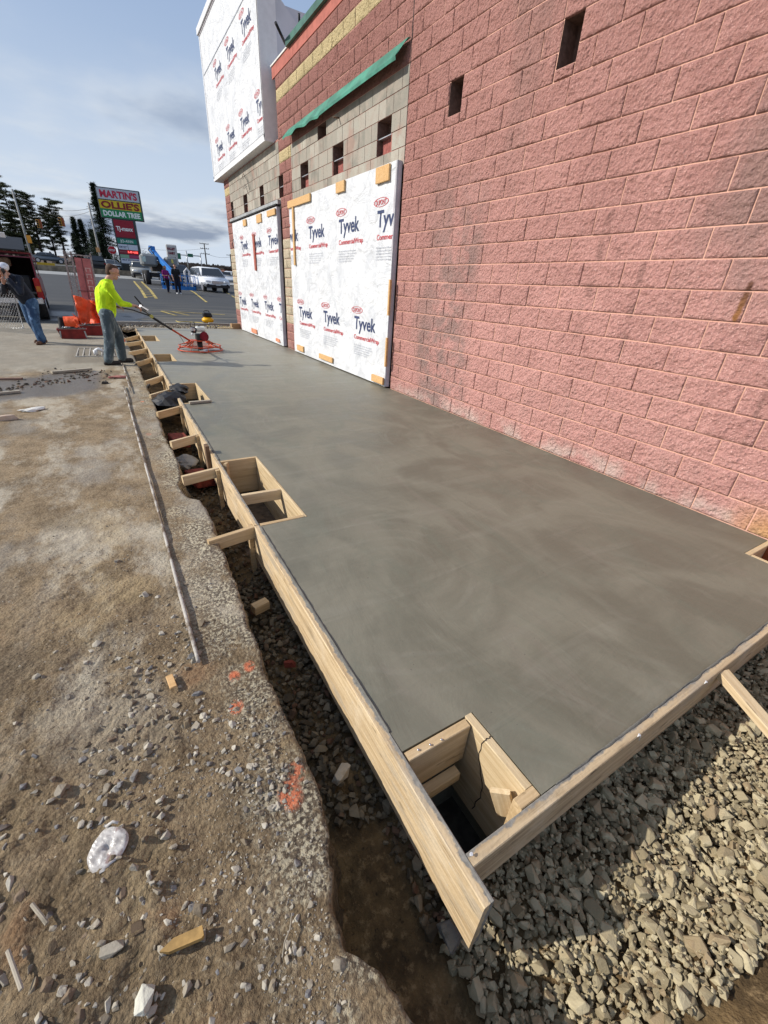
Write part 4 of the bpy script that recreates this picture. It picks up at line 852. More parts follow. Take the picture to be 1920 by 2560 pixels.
# rods on the ground
def rod(pts, label):
    P = []
    for (a, b_) in zip(pts[:-1], pts[1:]):
        for i in range(14): P.append((a[0] + (b_[0] - a[0]) * i / 14, a[1] + (b_[1] - a[1]) * i / 14))
    P.append(pts[-1]); Q = [(x, y, float(ground_z(np.array(x), np.array(y))) * .35 - .052 * .65 + .018) for x, y in P]
    t = mat_rod; o = MB().tube(Q, [.0095 + .0025 * float(fbm(q[1], 0, 4, 3, 3)) for q in Q], 8).build('steel_rod', t); return props(o, label, 'steel rod', 'steel rods lying along the trench')
def _mr_():
    t = NT('cement_caked_rod'); P = t.pos(); c = t.mix(t.mr(t.noise(t.map(P, (1, 1, 1)), 5, 6, .7), .42, .58), (.15, .11, .075), (.52, .49, .44)); c = t.mix(t.m_('MULTIPLY', t.noise(P, 60, 3), .4), c, (.1, .07, .05)); t.bump(t.noise(P, 70, 4), .004); return t.out(c, .85)
mat_rod = _mr_()
rod([(-3.962, 7.60), (-3.945, 6.72), (-3.905, 3.96), (-3.888, 2.9), (-3.882, 2.094), (-3.873, 1.513)], 'long cement-caked steel rod lying along the near part of the trench')
rod([(-3.905, 9.7), (-3.882, 7.147)], 'shorter steel rod ending at the worker\'s feet')
pl = plank('loose_board', (-4.95, 8.93, -.01), (-4.40, 9.16, -.01), .09, .036, M_old, None); props(pl, 'short weathered board lying on the wet pavement', 'board')
pl = plank('loose_board', (-5.62, 7.42, -.02), (-5.2, 7.55, -.02), .05, .03, M_old, None); props(pl, 'thin broken board at the left edge beside the wet patch', 'board')
for a_, b_, l_ in (((-4.40, .86, -.035), (-4.36, .79, -.03), 'thin grey wood sliver near the left edge of the dirt'), ((-4.44, .78, -.035), (-4.40, .68, -.03), 'pinkish split wood strip below the grey sliver')):
    props(plank('wood_sliver', a_, b_, .010, .007, M_old, None), l_, 'wood scrap', 'wood slivers')
pl = plank('loose_board', (-5.75, 8.55, -.02), (-5.28, 8.48, -.02), .06, .03, plain('mud_wood', (.2, .12, .09), .9), None); props(pl, 'muddy brown board lying on the far side of the wet patch', 'board')
def rag(name, loc, r, m, label, cat, seed, sc=(1, 1, .3), sub=3, amp=.5, rz=0.):
    bm = bmesh.new(); bmesh.ops.create_icosphere(bm, subdivisions=sub, radius=r)
    for v in bm.verts: p = v.co / r; v.co = Vector((p.x * sc[0], p.y * sc[1], p.z * sc[2])) * r * (1 + amp * float(fbm(p.x + p.z * .8 + seed, p.y + p.z * .4, 1.7, 4, seed)))
    me = bpy.data.meshes.new(name); bm.to_mesh(me); bm.free(); o = link(name, me, m, None, loc, (0, 0, rz)); return props(o, label, cat)
M_rag = plain('white_cloth', (.7, .68, .62), .9, 0, .15)
rag('white_rag', (-4.95, 6.45, -.035), .12, M_rag, 'crumpled white scrap of paper on the dirt at the left', 'litter', 3, (1.1, .5, .2), rz=.4)
rag('white_bag', (-3.52, 4.62, -.26), .12, plain('dirty_cloth', (.34, .32, .28), .9), 'dirty white bag stuffed in the trench under a brace', 'bag', 6, (.9, 1.4, .5))
rag('black_bag', (-3.42, 6.55, -.10), .20, plain('black_cloth', (.012, .012, .014), .55, 0, .2), 'black plastic bag hanging over the form board into the trench', 'bag', 8, (1.05, 1.5, .75))
rag('black_cover', (-3.26, 6.9, .03), .13, plain('black_cloth', (.012, .012, .014)), 'black cloth draped over the form beside the third blockout', 'cloth', 12, (.9, 2.0, .5))
for i, (x, y, z, rz) in enumerate(((-3.50, 5.35, -.25, .1), (-3.46, 4.20, -.29, .25))):
    props(link('red_block', MB().box((0, 0, 0), (.19, .30, .10), None, .008).mesh('red_block'), M_brk, None, (x, y, z), (.0, .1, rz)), ('dark red block lying in the trench below the form board, the farther one', 'dark red block half hidden in the trench beyond the big blockout')[i], 'block')
rag('pink_rag', (-4.02, 8.35, -.035), .11, plain('faded_rag', (.42, .18, .15), .9), 'faded reddish rag on the ground behind the rod', 'rag', 30, (1.2, .35, .2))
# ================================================================== PEOPLE
def blob(name, segs, m, parent, voxel=.012, smooth=6, extra=None):
    b = MB()
    for (p0, r0, p1, r1) in segs:
        p0, p1 = Vector(p0), Vector(p1)
        if (p1 - p0).length < 1e-5: b.sph(p0, r0, 12); continue
        d = (p1 - p0).normalized(); P = []; Rr = []
        for a in (-80, -55, -30, 0): P.append(p0 + d * r0 * math.sin(R(a))); Rr.append(r0 * math.cos(R(a)))
        for a in (0, 30, 55, 80): P.append(p1 + d * r1 * math.sin(R(a))); Rr.append(r1 * math.cos(R(a)))
        b.tube(P, Rr, 12)
    for e in (extra or []): b.sph(*e)
    me = b.mesh('tmp'); bm = bmesh.new(); bm.from_mesh(me); bmesh.ops.recalc_face_normals(bm, faces=bm.faces); bm.to_mesh(me); bm.free()
    o = bpy.data.objects.new('tmp', me); COL.objects.link(o)
    md = o.modifiers.new('r', 'REMESH'); md.mode = 'VOXEL'; md.voxel_size = voxel; md.use_smooth_shade = True
    ms = o.modifiers.new('s', 'SMOOTH'); ms.iterations = smooth; ms.factor = .5
    dg = bpy.context.evaluated_depsgraph_get(); out = bpy.data.meshes.new_from_object(o.evaluated_get(dg)); bpy.data.objects.remove(o); out.name = name; out.materials.clear()
    return link(name, out, m, parent)
def cloth_mat(name, col, fold=9., depth=.02, var=.25, rough=.85):
    t = NT(name); o = t.obj(); n = t.noise(t.map(o, (1, 1, .6)), fold, 4, .55, 1.2); c = t.mix(t.mr(n, .35, .7), tuple(q * (1 - var) for q in col), tuple(min(1, q * (1 + var)) for q in col)); t.bump(t.m_('ADD', n, t.m_('MULTIPLY', t.noise(o, 90, 2), .05)), depth, .9); return t.out(c, rough, 0, .2)
def jeans(name, c0, c1):
    t = NT(name); o = t.obj(); n = t.noise(t.map(o, (1, 1, .5)), 7, 5, .6, 1); c = t.mix(t.mr(n, .42, .62), c0, c1); c = t.mix(t.m_('MULTIPLY', t.mr(t.noise(o, 12, 4), .6, .7), .5), c, tuple(min(1, q * 2.2 + .1) for q in c1)); t.bump(t.noise(t.map(o, (1, 1, 1.4)), 11, 4, .6, 1), .02, .9); return t.out(c, .9)
M_skin = plain('skin', (.50, .27, .19), .55, 0, .12, 30); M_hair = plain('brown_hair', (.075, .035, .018), .7, 0, .4, 60, .004); M_shoe = plain('work_shoe', (.035, .03, .028), .7, 0, .3); M_shoe_b = plain('brown_shoe', (.12, .06, .035), .6); M_shoe_w = plain('white_shoe', (.7, .7, .7), .6)
def person(loc, rz, label, J, mats, sleeve='long', voxel=.012, hairlen=0., female=0, bulk=1.0, extras=None, s=1., group=None):
    """Joints in metres, facing local +X, left is +Y. J: pelvis chest neck head sL sR eL eR wL wR hL hR kL kR aL aR (+ fL fR toe, gL gR hand aim)"""
    E = empty('person', loc, rz, label, 'person', group); E.scale = (s, s, s)
    V = {k: Vector(v) for k, v in J.items() if k != 'cuff'}; shirt, pants, shoe, hair = mats
    hd = V['head']; fw = (V.get('look', hd + Vector((1, 0, 0))) - hd).normalized(); up = (hd - V['neck']).normalized(); up = (up - fw * up.dot(fw)).normalized(); sd = up.cross(fw)
    seg = [(V['pelvis'], .125, V['chest'], .135), (V['chest'], .12, V['neck'], .055), (V['neck'], .056, hd - up * .05, .054), (V['sL'], .052, V['eL'], .040), (V['eL'], .040, V['wL'], .027), (V['sR'], .052, V['eR'], .040), (V['eR'], .040, V['wR'], .027),
           (V['hL'], .080, V['kL'], .055), (V['kL'], .053, V['aL'], .036), (V['hR'], .080, V['kR'], .055), (V['kR'], .053, V['aR'], .036), (V['sL'], .05, V['sR'], .05), (V['hL'], .09, V['hR'], .09)]
    # skull, jaw, nose, ears, brow
    seg += [(hd + up * .022 - fw * .018, .084, hd + up * .03 + fw * .012, .080), (hd - up * .045 + fw * .03, .052, hd - up * .085 + fw * .058, .030), (hd + fw * .086 + up * .012, .010, hd + fw * .104 - up * .022, .014), (hd + sd * .078 - up * .01, .018, hd + sd * .084 + up * .012, .016), (hd - sd * .078 - up * .01, .018, hd - sd * .084 + up * .012, .016), (hd + fw * .080 - up * .052, .014, hd + fw * .080 - up * .056 , .014)]
    for side, w, e in (('L', V['wL'], V['eL']), ('R', V['wR'], V['eR'])):
        d = (w - e).normalized(); aim = (V.get('g' + side, w + d * .1) - w).normalized(); nrm = Vector(J.get('palm' + side, (0, 0, -1))); nrm = (nrm - aim * nrm.dot(aim)).normalized(); lat = aim.cross(nrm)
        pc = w + aim * .045; seg.append((w, .026, pc, .030)); seg.append((pc + lat * .018, .020, w + aim * .075 + lat * .025, .016)); seg.append((pc - lat * .018, .020, w + aim * .075 - lat * .025, .016))
        for i, (o, L) in enumerate(((-.027, .062), (-.009, .072), (.009, .068), (.026, .054))):
            b0 = w + aim * .082 + lat * o; b1 = b0 + (aim * .75 + nrm * .65).normalized() * L * .5; b2 = b1 + (aim * .1 + nrm * 1.).normalized() * L * .5; seg += [(b0, .0095, b1, .009), (b1, .009, b2, .0075)]
        t0 = w + aim * .03 + lat * (.03 if side == 'L' else -.03); t1 = t0 + (aim * .8 + nrm * .4 + lat * (.5 if side == 'L' else -.5)).normalized() * .04; t2 = t1 + (aim * .6 + nrm * .8).normalized() * .03; seg += [(t0, .014, t1, .011), (t1, .011, t2, .009)]
    blob('body', seg, M_skin, E, voxel * .8, 3)
    # clothes
    ch, pv = V['chest'], V['pelvis']; wd = (V['sL'] - V['sR']).normalized(); k = (.95 if female else 1.0) * bulk
    S = [(ch, .150 * k, pv + Vector((0, 0, .02)), .145 * k), (ch + (V['neck'] - ch) * .5, .115 * k, ch, .148 * k), (V['sL'] - wd * .03, .066 * k, V['sR'] + wd * .03, .066 * k), (ch + wd * .075, .115 * k, pv + wd * .055 + Vector((0, 0, .04)), .108 * k), (ch - wd * .075, .115 * k, pv - wd * .055 + Vector((0, 0, .04)), .108 * k), (pv + wd * .05, .118 * k, pv - wd * .05, .118 * k), (ch, .125 * k, V['neck'] - Vector((0, 0, .02)), .066)]
    for a in 'LR':
        if sleeve == 'long': S += [(V['s' + a], .068 * k, V['e' + a], .054 * k), (V['e' + a], .053 * k, V['e' + a].lerp(V['w' + a], J.get('cuff', .86)), .042 * k)]
        else: S += [(V['s' + a], .070 * k, V['s' + a].lerp(V['e' + a], .75), .062 * k)]
    blob('shirt', S, shirt, E, voxel, 5)
    P_s = [(V['hL'], .108 * k, V['hR'], .108 * k), (pv, .135 * k, (V['hL'] + V['hR']) / 2, .12 * k)]
    for a in 'LR': P_s += [(V['h' + a], .112 * k, V['k' + a], .086 * k), (V['k' + a], .084 * k, V['a' + a].lerp(V['k' + a], .02), .074 * k)]
    blob('trousers', P_s, pants, E, voxel, 5)
    for a in 'LR':
        an = V['a' + a]; to = (V.get('f' + a, an + Vector((.2, 0, -.06))) - an); tf = Vector((to.x, to.y, 0)).normalized(); g = an.z - .05
        blob('shoe', [(Vector((an.x, an.y, g)) - tf * .05, .042, Vector((an.x, an.y, g)) + tf * .15, .040), (an + Vector((0, 0, -.02)), .045, Vector((an.x, an.y, g)) + tf * .12 + Vector((0, 0, -.005)), .036), (Vector((an.x, an.y, g - .02)) - tf * .06, .028, Vector((an.x, an.y, g - .02)) + tf * .17, .026)], shoe, E, .011, 3)
    if hair:
        hs = [(hd + up * .040 - fw * .035, .084, hd + up * .060 + fw * .010, .068), (hd + up * .02 - fw * .045, .072, hd - up * .035 - fw * .050, .056)]
        if hairlen: hs += [(hd - fw * .05, .08, hd - fw * .07 - up * (.1 + hairlen * .5), .07), (hd - fw * .06 - up * .1, .07, hd - fw * .07 - up * (.12 + hairlen), .045), (hd + sd * .06 - fw * .02, .035, hd + sd * .06 - fw * .03 - up * .15, .03), (hd - sd * .06 - fw * .02, .035, hd - sd * .06 - fw * .03 - up * .15, .03)]
        blob('hair', hs, hair, E, voxel * .9, 3)
    for q in (1, -1): MB().sph(hd + fw * .080 + sd * .031 * q + up * .018, .0095, 8).build('eye', plain('eye_dark', (.03, .02, .02), .3), E)
    MB().tube([hd + fw * .092 - up * .052 - sd * .022, hd + fw * .096 - up * .052, hd + fw * .092 - up * .052 + sd * .022], .004, 5).build('mouth', plain('lips', (.36, .13, .11), .6), E)
    return E
# ---- the man guiding the trowel: faces along (.81,.58), feet at the form edge
hi = cloth_mat('hi_vis_yellow', (.58, .88, .02), 7, .06, .20); jn = jeans('washed_jeans', (.06, .085, .10), (.16, .20, .22))
W1p = person((-3.97, 9.80, -.055), R(8), 'man in a lime yellow long-sleeve shirt and jeans steering the power trowel', dict(
    pelvis=(.0, 0, .90), chest=(.04, 0, 1.20), neck=(.14, 0, 1.43), head=(.235, .0, 1.555), look=(1.1, -.05, 1.22), sL=(.08, .19, 1.345), sR=(.075, -.19, 1.335), eL=(.05, .29, 1.09), eR=(.22, -.25, 1.065), wL=(.20, .22, .985), wR=(.46, -.13, 1.025),
    gL=(.32, .20, .97), gR=(.58, -.10, .97), hL=(-.02, .09, .88), hR=(-.02, -.09, .88), kL=(.11, .11, .48), kR=(-.07, -.11, .47), aL=(.10, .13, .09), aR=(-.17, -.12, .09), fL=(.32, .16, .04), fR=(.04, -.13, .04), cuff=.60), (hi, jn, M_shoe, M_hair), 'long', .012, bulk=1.08)
# ---- man on the phone by the truck: leans forward
nv = cloth_mat('navy_jacket', (.012, .016, .028), 7, .03, .3, .6); jb = jeans('blue_jeans', (.025, .055, .12), (.07, .14, .25))
W2p = person((-5.46, 12.95, -.06), R(222), 'man in a white cap and dark jacket bent over a phone call at the left', dict(
    pelvis=(-.02, 0, .90), chest=(.13, 0, 1.20), neck=(.22, 0, 1.37), head=(.315, .01, 1.47), look=(1.0, .0, 1.22), sL=(.16, .19, 1.32), sR=(.16, -.19, 1.32), eL=(.30, .30, 1.06), eR=(.26, -.24, 1.06), wL=(.38, .17, 1.33), wR=(.36, -.02, 1.22),
    gL=(.37, .13, 1.43), gR=(.40, .06, 1.30), palmL=(-1, 0, 0), palmR=(0, 0, 1), hL=(-.02, .09, .87), hR=(-.02, -.09, .87), kL=(.06, .12, .48), kR=(-.02, -.10, .48), aL=(.06, .15, .09), aR=(-.14, -.09, .09), fL=(.26, .22, .04), fR=(.06, -.12, .04)), (nv, jb, M_shoe_b, None), 'long', .012, bulk=1.14)
hd = Vector((.315, .01, 1.47))
cap = MB().sph(hd + Vector((-.022, 0, .052)), .108, 14, (1.06, .95, .80), (0, .40, 0)).add([hd + Vector(q) for q in ((.07, -.075, .055), (.07, .075, .055), (.17, .06, .0), (.19, 0, -.005), (.17, -.06, .0), (.07, -.07, .068), (.07, .07, .068), (.17, .06, .010), (.19, 0, .006), (.17, -.06, .010))], [(0, 1, 2, 3, 4), (9, 8, 7, 6, 5), (1, 6, 7, 2), (2, 7, 8, 3), (3, 8, 9, 4), (4, 9, 5, 0)]).build('cap', plain('white_cap', (.72, .74, .80), .7), W2p)
bx('phone', (.37, .115, 1.43), (.07, .02, .14), M_black, W2p, (0, .3, 0), .004); bx('chest_logo', (.245, .095, 1.235), (.002, .05, .022), M_white, W2p, (0, .55, 0))
# ---- two people in the car park
mg = cloth_mat('magenta_top', (.22, .02, .16), 8, .02); bk = cloth_mat('black_top', (.015, .015, .017), 8, .02); lg = cloth_mat('dark_leggings', (.012, .015, .03), 8, .01)
stand = dict(pelvis=(0, 0, .93), chest=(.01, 0, 1.28), neck=(.0, 0, 1.47), head=(.01, 0, 1.62), look=(1, 0, 1.5), sL=(0, .19, 1.40), sR=(0, -.19, 1.40), eL=(.0, .25, 1.12), eR=(.0, -.25, 1.12), wL=(.10, .22, .88), wR=(.10, -.22, .88), hL=(0, .09, .9), hR=(0, -.09, .9), kL=(.03, .10, .5), kR=(.0, -.10, .5), aL=(0, .11, .09), aR=(0, -.11, .09))
person((.27, 34.2, gz(34.2) - .02), R(-85), 'man in a black T-shirt and white shoes standing in the car park', stand, (bk, lg, M_shoe_w, M_hair), 'short', .02, s=1.0)
st2 = dict(stand); st2.update(wR=(.20, -.12, 1.12), gR=(.25, -.05, 1.15), wL=(.12, .20, .90), aL=(-.12, .08, .09), kL=(-.02, .10, .5), aR=(.10, -.08, .09), kR=(.09, -.09, .5), look=(1, .6, 1.5))
person((-.30, 34.6, gz(34.6) - .02), R(-60), 'woman in a magenta top and dark leggings beside the man in black', st2, (mg, lg, M_shoe, plain('dark_hair', (.02, .012, .01), .6)), 'short', .02, .22, 1, s=.92)
# ================================================================== POWER TROWEL
tr = empty('power_trowel', (-2.27, 11.05, 0), 0, 'red walk-behind power trowel with guard ring and petrol engine on the slab', 'power trowel')
M_tr_red = plain('trowel_red', (.50, .075, .03), .5, .1, .3, 14); M_dred = plain('engine_red', (.20, .008, .02), .35, .1, .2, 8); M_ivory = plain('ivory_tank', (.72, .72, .66), .4)
def ring(r, z, n=40): return [(r * math.cos(2 * math.pi * i / n), r * math.sin(2 * math.pi * i / n), z) for i in range(n + 1)]
MB().tube(ring(.485, .035), .013, 8, False).build('guard_ring', M_tr_red, tr); MB().tube(ring(.455, .12), .009, 8, False).build('guard_ring', M_tr_red, tr)
MB().tube(ring(.30, .085, 28), .007, 6, False).tube(ring(.38, .10, 28), .006, 6, False).build('inner_ring', M_tr_red, tr)
for i in range(8):
    a = 2 * math.pi * i / 8 + .2; c, s = math.cos(a), math.sin(a)
    MB().tube([(.485 * c, .485 * s, .035), (.455 * c, .455 * s, .12)], .008, 6).build('guard_post', M_tr_red, tr)
for i in range(4):
    a = math.pi / 2 * i + .55; c, s = math.cos(a), math.sin(a); c2, s2 = math.cos(a + .22), math.sin(a + .22)
    MB().tube([(.455 * c, .455 * s, .12), (.40 * c, .40 * s, .135), (.20 * c, .20 * s, .225), (.2 * c2, .2 * s2, .225), (.40 * c2, .40 * s2, .135), (.455 * c2, .455 * s2, .12)], .013, 8).build('lift_frame', M_tr_red, tr)
MB().prism([(-.20, .215), (.20, .215), (.20, .235), (-.20, .235)], -.14, .14, 'Y').build('deck_plate', M_tr_red, tr)
for i in range(4):
    a = math.pi / 2 * i + .1; MB().box((.24 * math.cos(a), .24 * math.sin(a), .022), (.38, .13, .006), (.10, 0, a)).build('trowel_blade', M_steel, tr)
MB().cyl((0, 0, .12), .06, .17, 'Z').build('gearbox', M_black, tr)
eng = MB().box((.03, 0, .30), (.20, .20, .14), None, .015).build('engine_block', plain('engine_black', (.03, .03, .03), .5), tr)
MB().cyl((.12, -.03, .33), .088, .07, 'X', 20).cyl((.16, -.03, .33), .07, .03, 'X', 20).build('recoil_cover', M_dred, tr); MB().cyl((.10, -.10, .32), .095, .06, 'Y', 22).cyl((.10, -.14, .32), .075, .03, 'Y', 22).build('fan_shroud', M_dred, tr)
MB().box((.06, .02, .47), (.22, .17, .11), None, .03).build('fuel_tank', M_ivory, tr); MB().cyl((.03, .0, .535), .022, .02).build('fuel_cap', M_black, tr)
MB().box((-.10, -.04, .45), (.11, .13, .12), None, .02).build('air_filter', M_black, tr); MB().box((-.12, -.115, .47), (.10, .05, .06), (0, .3, 0), .01).build('muffler_guard', M_chrome, tr)
MB().tube([(-.14, -.02, .50), (-.15, -.02, .60), (-.06, -.02, .61), (-.05, -.02, .52)], .010, 6).build('lifting_bail', M_black, tr); MB().sph((-.15, -.13, .37), .028, 10).build('control_knob', M_white, tr)
o0 = Vector(tr.location); A0 = Vector((-2.50, 10.88, .24)) - o0; A1 = Vector((-3.215, 10.37, .745)) - o0; hR_ = Vector((-3.43, 9.76, .93)) - o0; hL_ = Vector((-3.72, 10.04, .915)) - o0; hub = A1 + Vector((-.03, -.02, .02))
MB().tube([A0, A0.lerp(A1, .55)], .020, 8).build('handle_tube', M_tr_red, tr); MB().tube([A0.lerp(A1, .5), A1], .024, 8).build('handle_tube', M_black, tr)
MB().tube([hub, hub.lerp(hR_, .6) + Vector((0, 0, .03)), hR_, hR_ + Vector((-.08, -.05, .03))], .012, 8).tube([hub, hub.lerp(hL_, .6) + Vector((0, 0, .02)), hL_, hL_ + Vector((-.07, -.05, .02))], .012, 8).build('handlebar', M_black, tr)
MB().tube([hub + Vector((.02, 0, .02)), hub + Vector((-.14, -.10, .11)), hub + Vector((-.14, -.08, .13))], .008, 6).build('throttle_cable', M_black, tr)
mid = hub.lerp((hR_ + hL_) / 2, .35); MB().tube([mid + Vector((.06, .04, .06)), mid + Vector((-.10, -.05, .30))], .014, 6).build('pitch_lever', M_black, tr); MB().box(tuple(mid + Vector((.03, .02, .09))), (.17, .05, .04), (0, .5, .6), .008).build('bracket', M_chrome, tr)
MB().cyl(tuple(A1 + Vector((0, -.03, .01))), .035, .03, 'Y', 14).build('pitch_knob', plain('knob_yellow', (.45, .42, .10), .5), tr); MB().tube([A0.lerp(A1, .3) + Vector((0, 0, -.02)), A0.lerp(A1, .18) + Vector((.0, -.02, -.14)), A0 + Vector((.03, 0, -.06))], .005, 5).build('throttle_cable', M_black, tr)
# ================================================================== FAR END OF THE SLAB
def thing_mb(mb, name, m, label, cat, group=None, loc=None, rz=None):
    o = mb.build(name, m); 
    if loc: o.location = loc
    if rz is not None: o.rotation_euler = (0, 0, rz)
    return props(o, label, cat, group)
def strip(name, P, m, z=None, kind='structure'):
    o = MB().add(P, [tuple(range(len(P)))]).build(name, m); o['kind'] = kind; return o
# gravel verge and broken kerb between slab and asphalt
x_ = np.arange(-3.9, 1.6, .05); y_ = np.arange(16.32, 18.6, .05); XX, YY = np.meshgrid(x_, y_); ZZ = -.11 + fbm(XX, YY, 3, 3, 4) * .03 + fbm(XX, YY, 14, 3, 6) * .03 + .0 * XX
vg = link('verge', grid_mesh('verge', XX, YY, ZZ), M_tr); vg['kind'] = 'structure'
items = []
for i in range(1500): items.append((rn.uniform(-2.4, .6), rn.uniform(16.4, 18.3), -.085 + rn.random() * .03, rn.uniform(.03, .075), rot3()))
for i in range(200): items.append((rn.uniform(-3.7, -2.4), rn.uniform(16.4, 18.3), -.095 + rn.random() * .03, rn.uniform(.04, .13), rot3()))
scatter(items, vg, M_st2, 'verge_gravel', 40)
kb = empty('kerb', (0, 18.6, 0), 0, 'low broken concrete kerb between the fresh slab and the asphalt', 'kerb'); kb.location = (0, 0, 0)
for i in range(7): x0 = -3.85 + i * .78; MB().box((x0 + .38, 18.62 + rn.uniform(-.03, .03), -.075 + rn.uniform(-.01, .01)), (.765, .16, .15), (0, rn.uniform(-.02, .02), rn.uniform(-.02, .02)), .012).build('kerb_stone', M_conc, kb)
props(bx('timber_block', (-.12, 16.62, .05), (.42, .12, .22), M_cut, None, (0, 0, .1), .004), 'brown timber block against the foot of the building corner', 'timber block')
props(bx('timber_block', (-.55, 16.46, .02), (.5, .09, .04), M_lum, None, (0, 0, -.15), .003), 'pale board lying at the far corner of the slab', 'board')
props(bx('loose_board', (-2.9, 16.8, -.04), (1.0, .1, .03), M_old, None, (0, 0, -.05), .003), 'grey board lying across the far end of the trench', 'board')
# compressor
cp = empty('air_compressor', (-.66, 19.1, -.10), 0, 'yellow pancake air compressor with black motor housing and hoses', 'air compressor'); M_yel2 = plain('compressor_yellow', (.80, .42, .01), .4, 0, .1)
MB().sph((0, 0, .17), .225, 18, (1, 1, .55)).build('tank', M_yel2, cp); MB().box((-.01, 0, .36), (.32, .26, .16), (0, .06, 0), .035).build('motor_housing', M_black, cp)
MB().tube([(-.12, 0, .42), (-.10, 0, .50), (.0, 0, .505), (.07, 0, .50), (.09, 0, .42)], .016, 7).build('handle', M_black, cp); MB().sph((.14, -.06, .32), .045, 8).build('gauge', M_black, cp)
for a in range(4): MB().cyl((.15 * math.cos(a * 1.57 + .78), .15 * math.sin(a * 1.57 + .78), .03), .02, .08).build('foot', M_rub, cp)
def hose(name, m, label, pts, r=.012):
    P = []
    for i in range(len(pts) - 1):
        for k in range(8): t = k / 8; p0 = pts[max(i - 1, 0)]; p1 = pts[i]; p2 = pts[i + 1]; p3 = pts[min(i + 2, len(pts) - 1)]; P.append(tuple(.5 * (2 * p1[j] + (p2[j] - p0[j]) * t + (2 * p0[j] - 5 * p1[j] + 4 * p2[j] - p3[j]) * t * t + (-p0[j] + 3 * p1[j] - 3 * p2[j] + p3[j]) * t ** 3) for j in range(2)))
    return props(MB().tube([(x, y, -.075 + .01 * math.sin(i * .6) + max(0, y - 18.7) * .02) for i, (x, y) in enumerate(P)], r, 6).build(name, m), label, 'hose')
M_hose = plain('hose_yellow', (.62, .48, .10), .5)
hose('air_hose', M_hose, 'yellow air hose snaking from the compressor to the building corner', [(-.6, 18.9), (-.3, 18.3), (-.15, 17.8), (.05, 17.5), (-.2, 17.3), (.0, 17.1), (.2, 17.2)])
hose('air_hose', M_hose, 'loose yellow hose loop lying nearest the slab', [(-.9, 18.2), (-.6, 17.7), (-.35, 17.4), (-.5, 17.15), (-.2, 16.95), (.1, 17.0)])
hose('air_hose', M_hose, 'yellow hose running left behind the compressor', [(-.8, 19.2), (-1.2, 19.7), (-1.6, 19.6), (-1.75, 19.9)])
hose('black_hose', M_black, 'thin black hose trailing from the compressor to the wall', [(-.5, 19.2), (-.1, 18.9), (.1, 18.4), (.15, 17.7)], .008)
# ---- red tool boxes, orange barrier sheet, panels
M_tbx = plain('toolbox_red', (.20, .018, .015), .5, 0, .35, 5); M_tlid = plain('dark_tools', (.05, .05, .05), .6, .2, .6, 18)
def toolbox(x, y, rz, w, d, h, label):
    t = empty('red_crate', (x, y, -.06), rz, label, 'crate', 'red plastic crates by the barrier')
    MB().prism([(-w / 2 + .05, 0), (w / 2 - .05, 0), (w / 2, h), (-w / 2, h)], -d / 2, d / 2, 'Y').build('shell', M_tbx, t); MB().box((0, 0, h + .006), (w - .03, d - .03, .012)).build('fill', M_dark, t)
    for q in (-1, 1): MB().box((0, q * (d / 2), h), (w + .02, .02, .03)).box((q * w / 2, 0, h), (.02, d, .03)).build('rim', M_tbx, t); MB().box((q * (w / 2 - .045), -d / 2 - .006, h * .55), (.03, .012, h * .7), (0, -q * .12, 0)).build('latch', M_steel, t)
    for i in range(7): MB().tube([(rn.uniform(-w / 2, w / 2) * .8, rn.uniform(-d / 2, d / 2) * .6, h + .03), (rn.uniform(-w / 2, w / 2) * .8, rn.uniform(-d / 2, d / 2) * .6, h + .05)], .014, 5).build('tool', M_steel if i % 2 else M_black, t)
    return t
toolbox(-4.85, 14.0, .05, .62, .36, .22, 'red plastic crate heaped with tools, the front left one'); toolbox(-4.42, 14.75, .12, .60, .40, .24, 'red plastic crate half behind the worker, the rear one')
M_org = cloth_mat('orange_sheet', (.75, .10, .03), 3, .05, .12, .5); M_or2 = cloth_mat('orange_sheet_dark', (.62, .09, .035), 6, .04, .15)
def sheet(name, P, nu, nv, m, label, cat, amp=.05, seed=1, th=.006):
    A, B_, C, D = [np.array(p, float) for p in P]; V = []
    nrm = np.cross(B_ - A, D - A); nrm /= np.linalg.norm(nrm)
    for j in range(nv + 1):
        for i in range(nu + 1):
            u, v = i / nu, j / nv; p = (A * (1 - u) + B_ * u) * (1 - v) + (D * (1 - u) + C * u) * v; V.append(p + nrm * float(fbm(u * 2.2 + seed, v * 2.2, 1.6, 4, seed)) * amp)
    F = [(j * (nu + 1) + i, j * (nu + 1) + i + 1, (j + 1) * (nu + 1) + i + 1, (j + 1) * (nu + 1) + i) for j in range(nv) for i in range(nu)]
    o = link(name, mesh(name, V, F, True), m); s = o.modifiers.new('s', 'SOLIDIFY'); s.thickness = th; return props(o, label, cat)
og = empty('orange_barrier', (-4.6, 16.0, -.07), 0, 'crumpled orange plastic barrier sheet folded behind the red crates', 'barrier sheet')
def osheet(*a, **k):
    o = sheet(*a, label=None, cat=None, **k); o.parent = og; o.location = -Vector(og.location); return o
osheet('fold', [(-4.75, 15.6, -.05), (-4.1, 15.5, -.05), (-4.20, 15.9, .72), (-4.74, 15.9, .88)], 14, 14, M_org, amp=.30, seed=3)
osheet('fold', [(-4.2, 15.3, -.06), (-3.9, 15.9, -.06), (-4.05, 16.1, .58), (-4.35, 15.8, .80)], 12, 12, M_org, amp=.26, seed=8)
osheet('fold', [(-5.15, 15.8, -.05), (-4.7, 15.4, -.05), (-4.72, 15.7, .30), (-5.0, 16.0, .36)], 12, 12, M_org, amp=.34, seed=14)
b_ = MB(); 
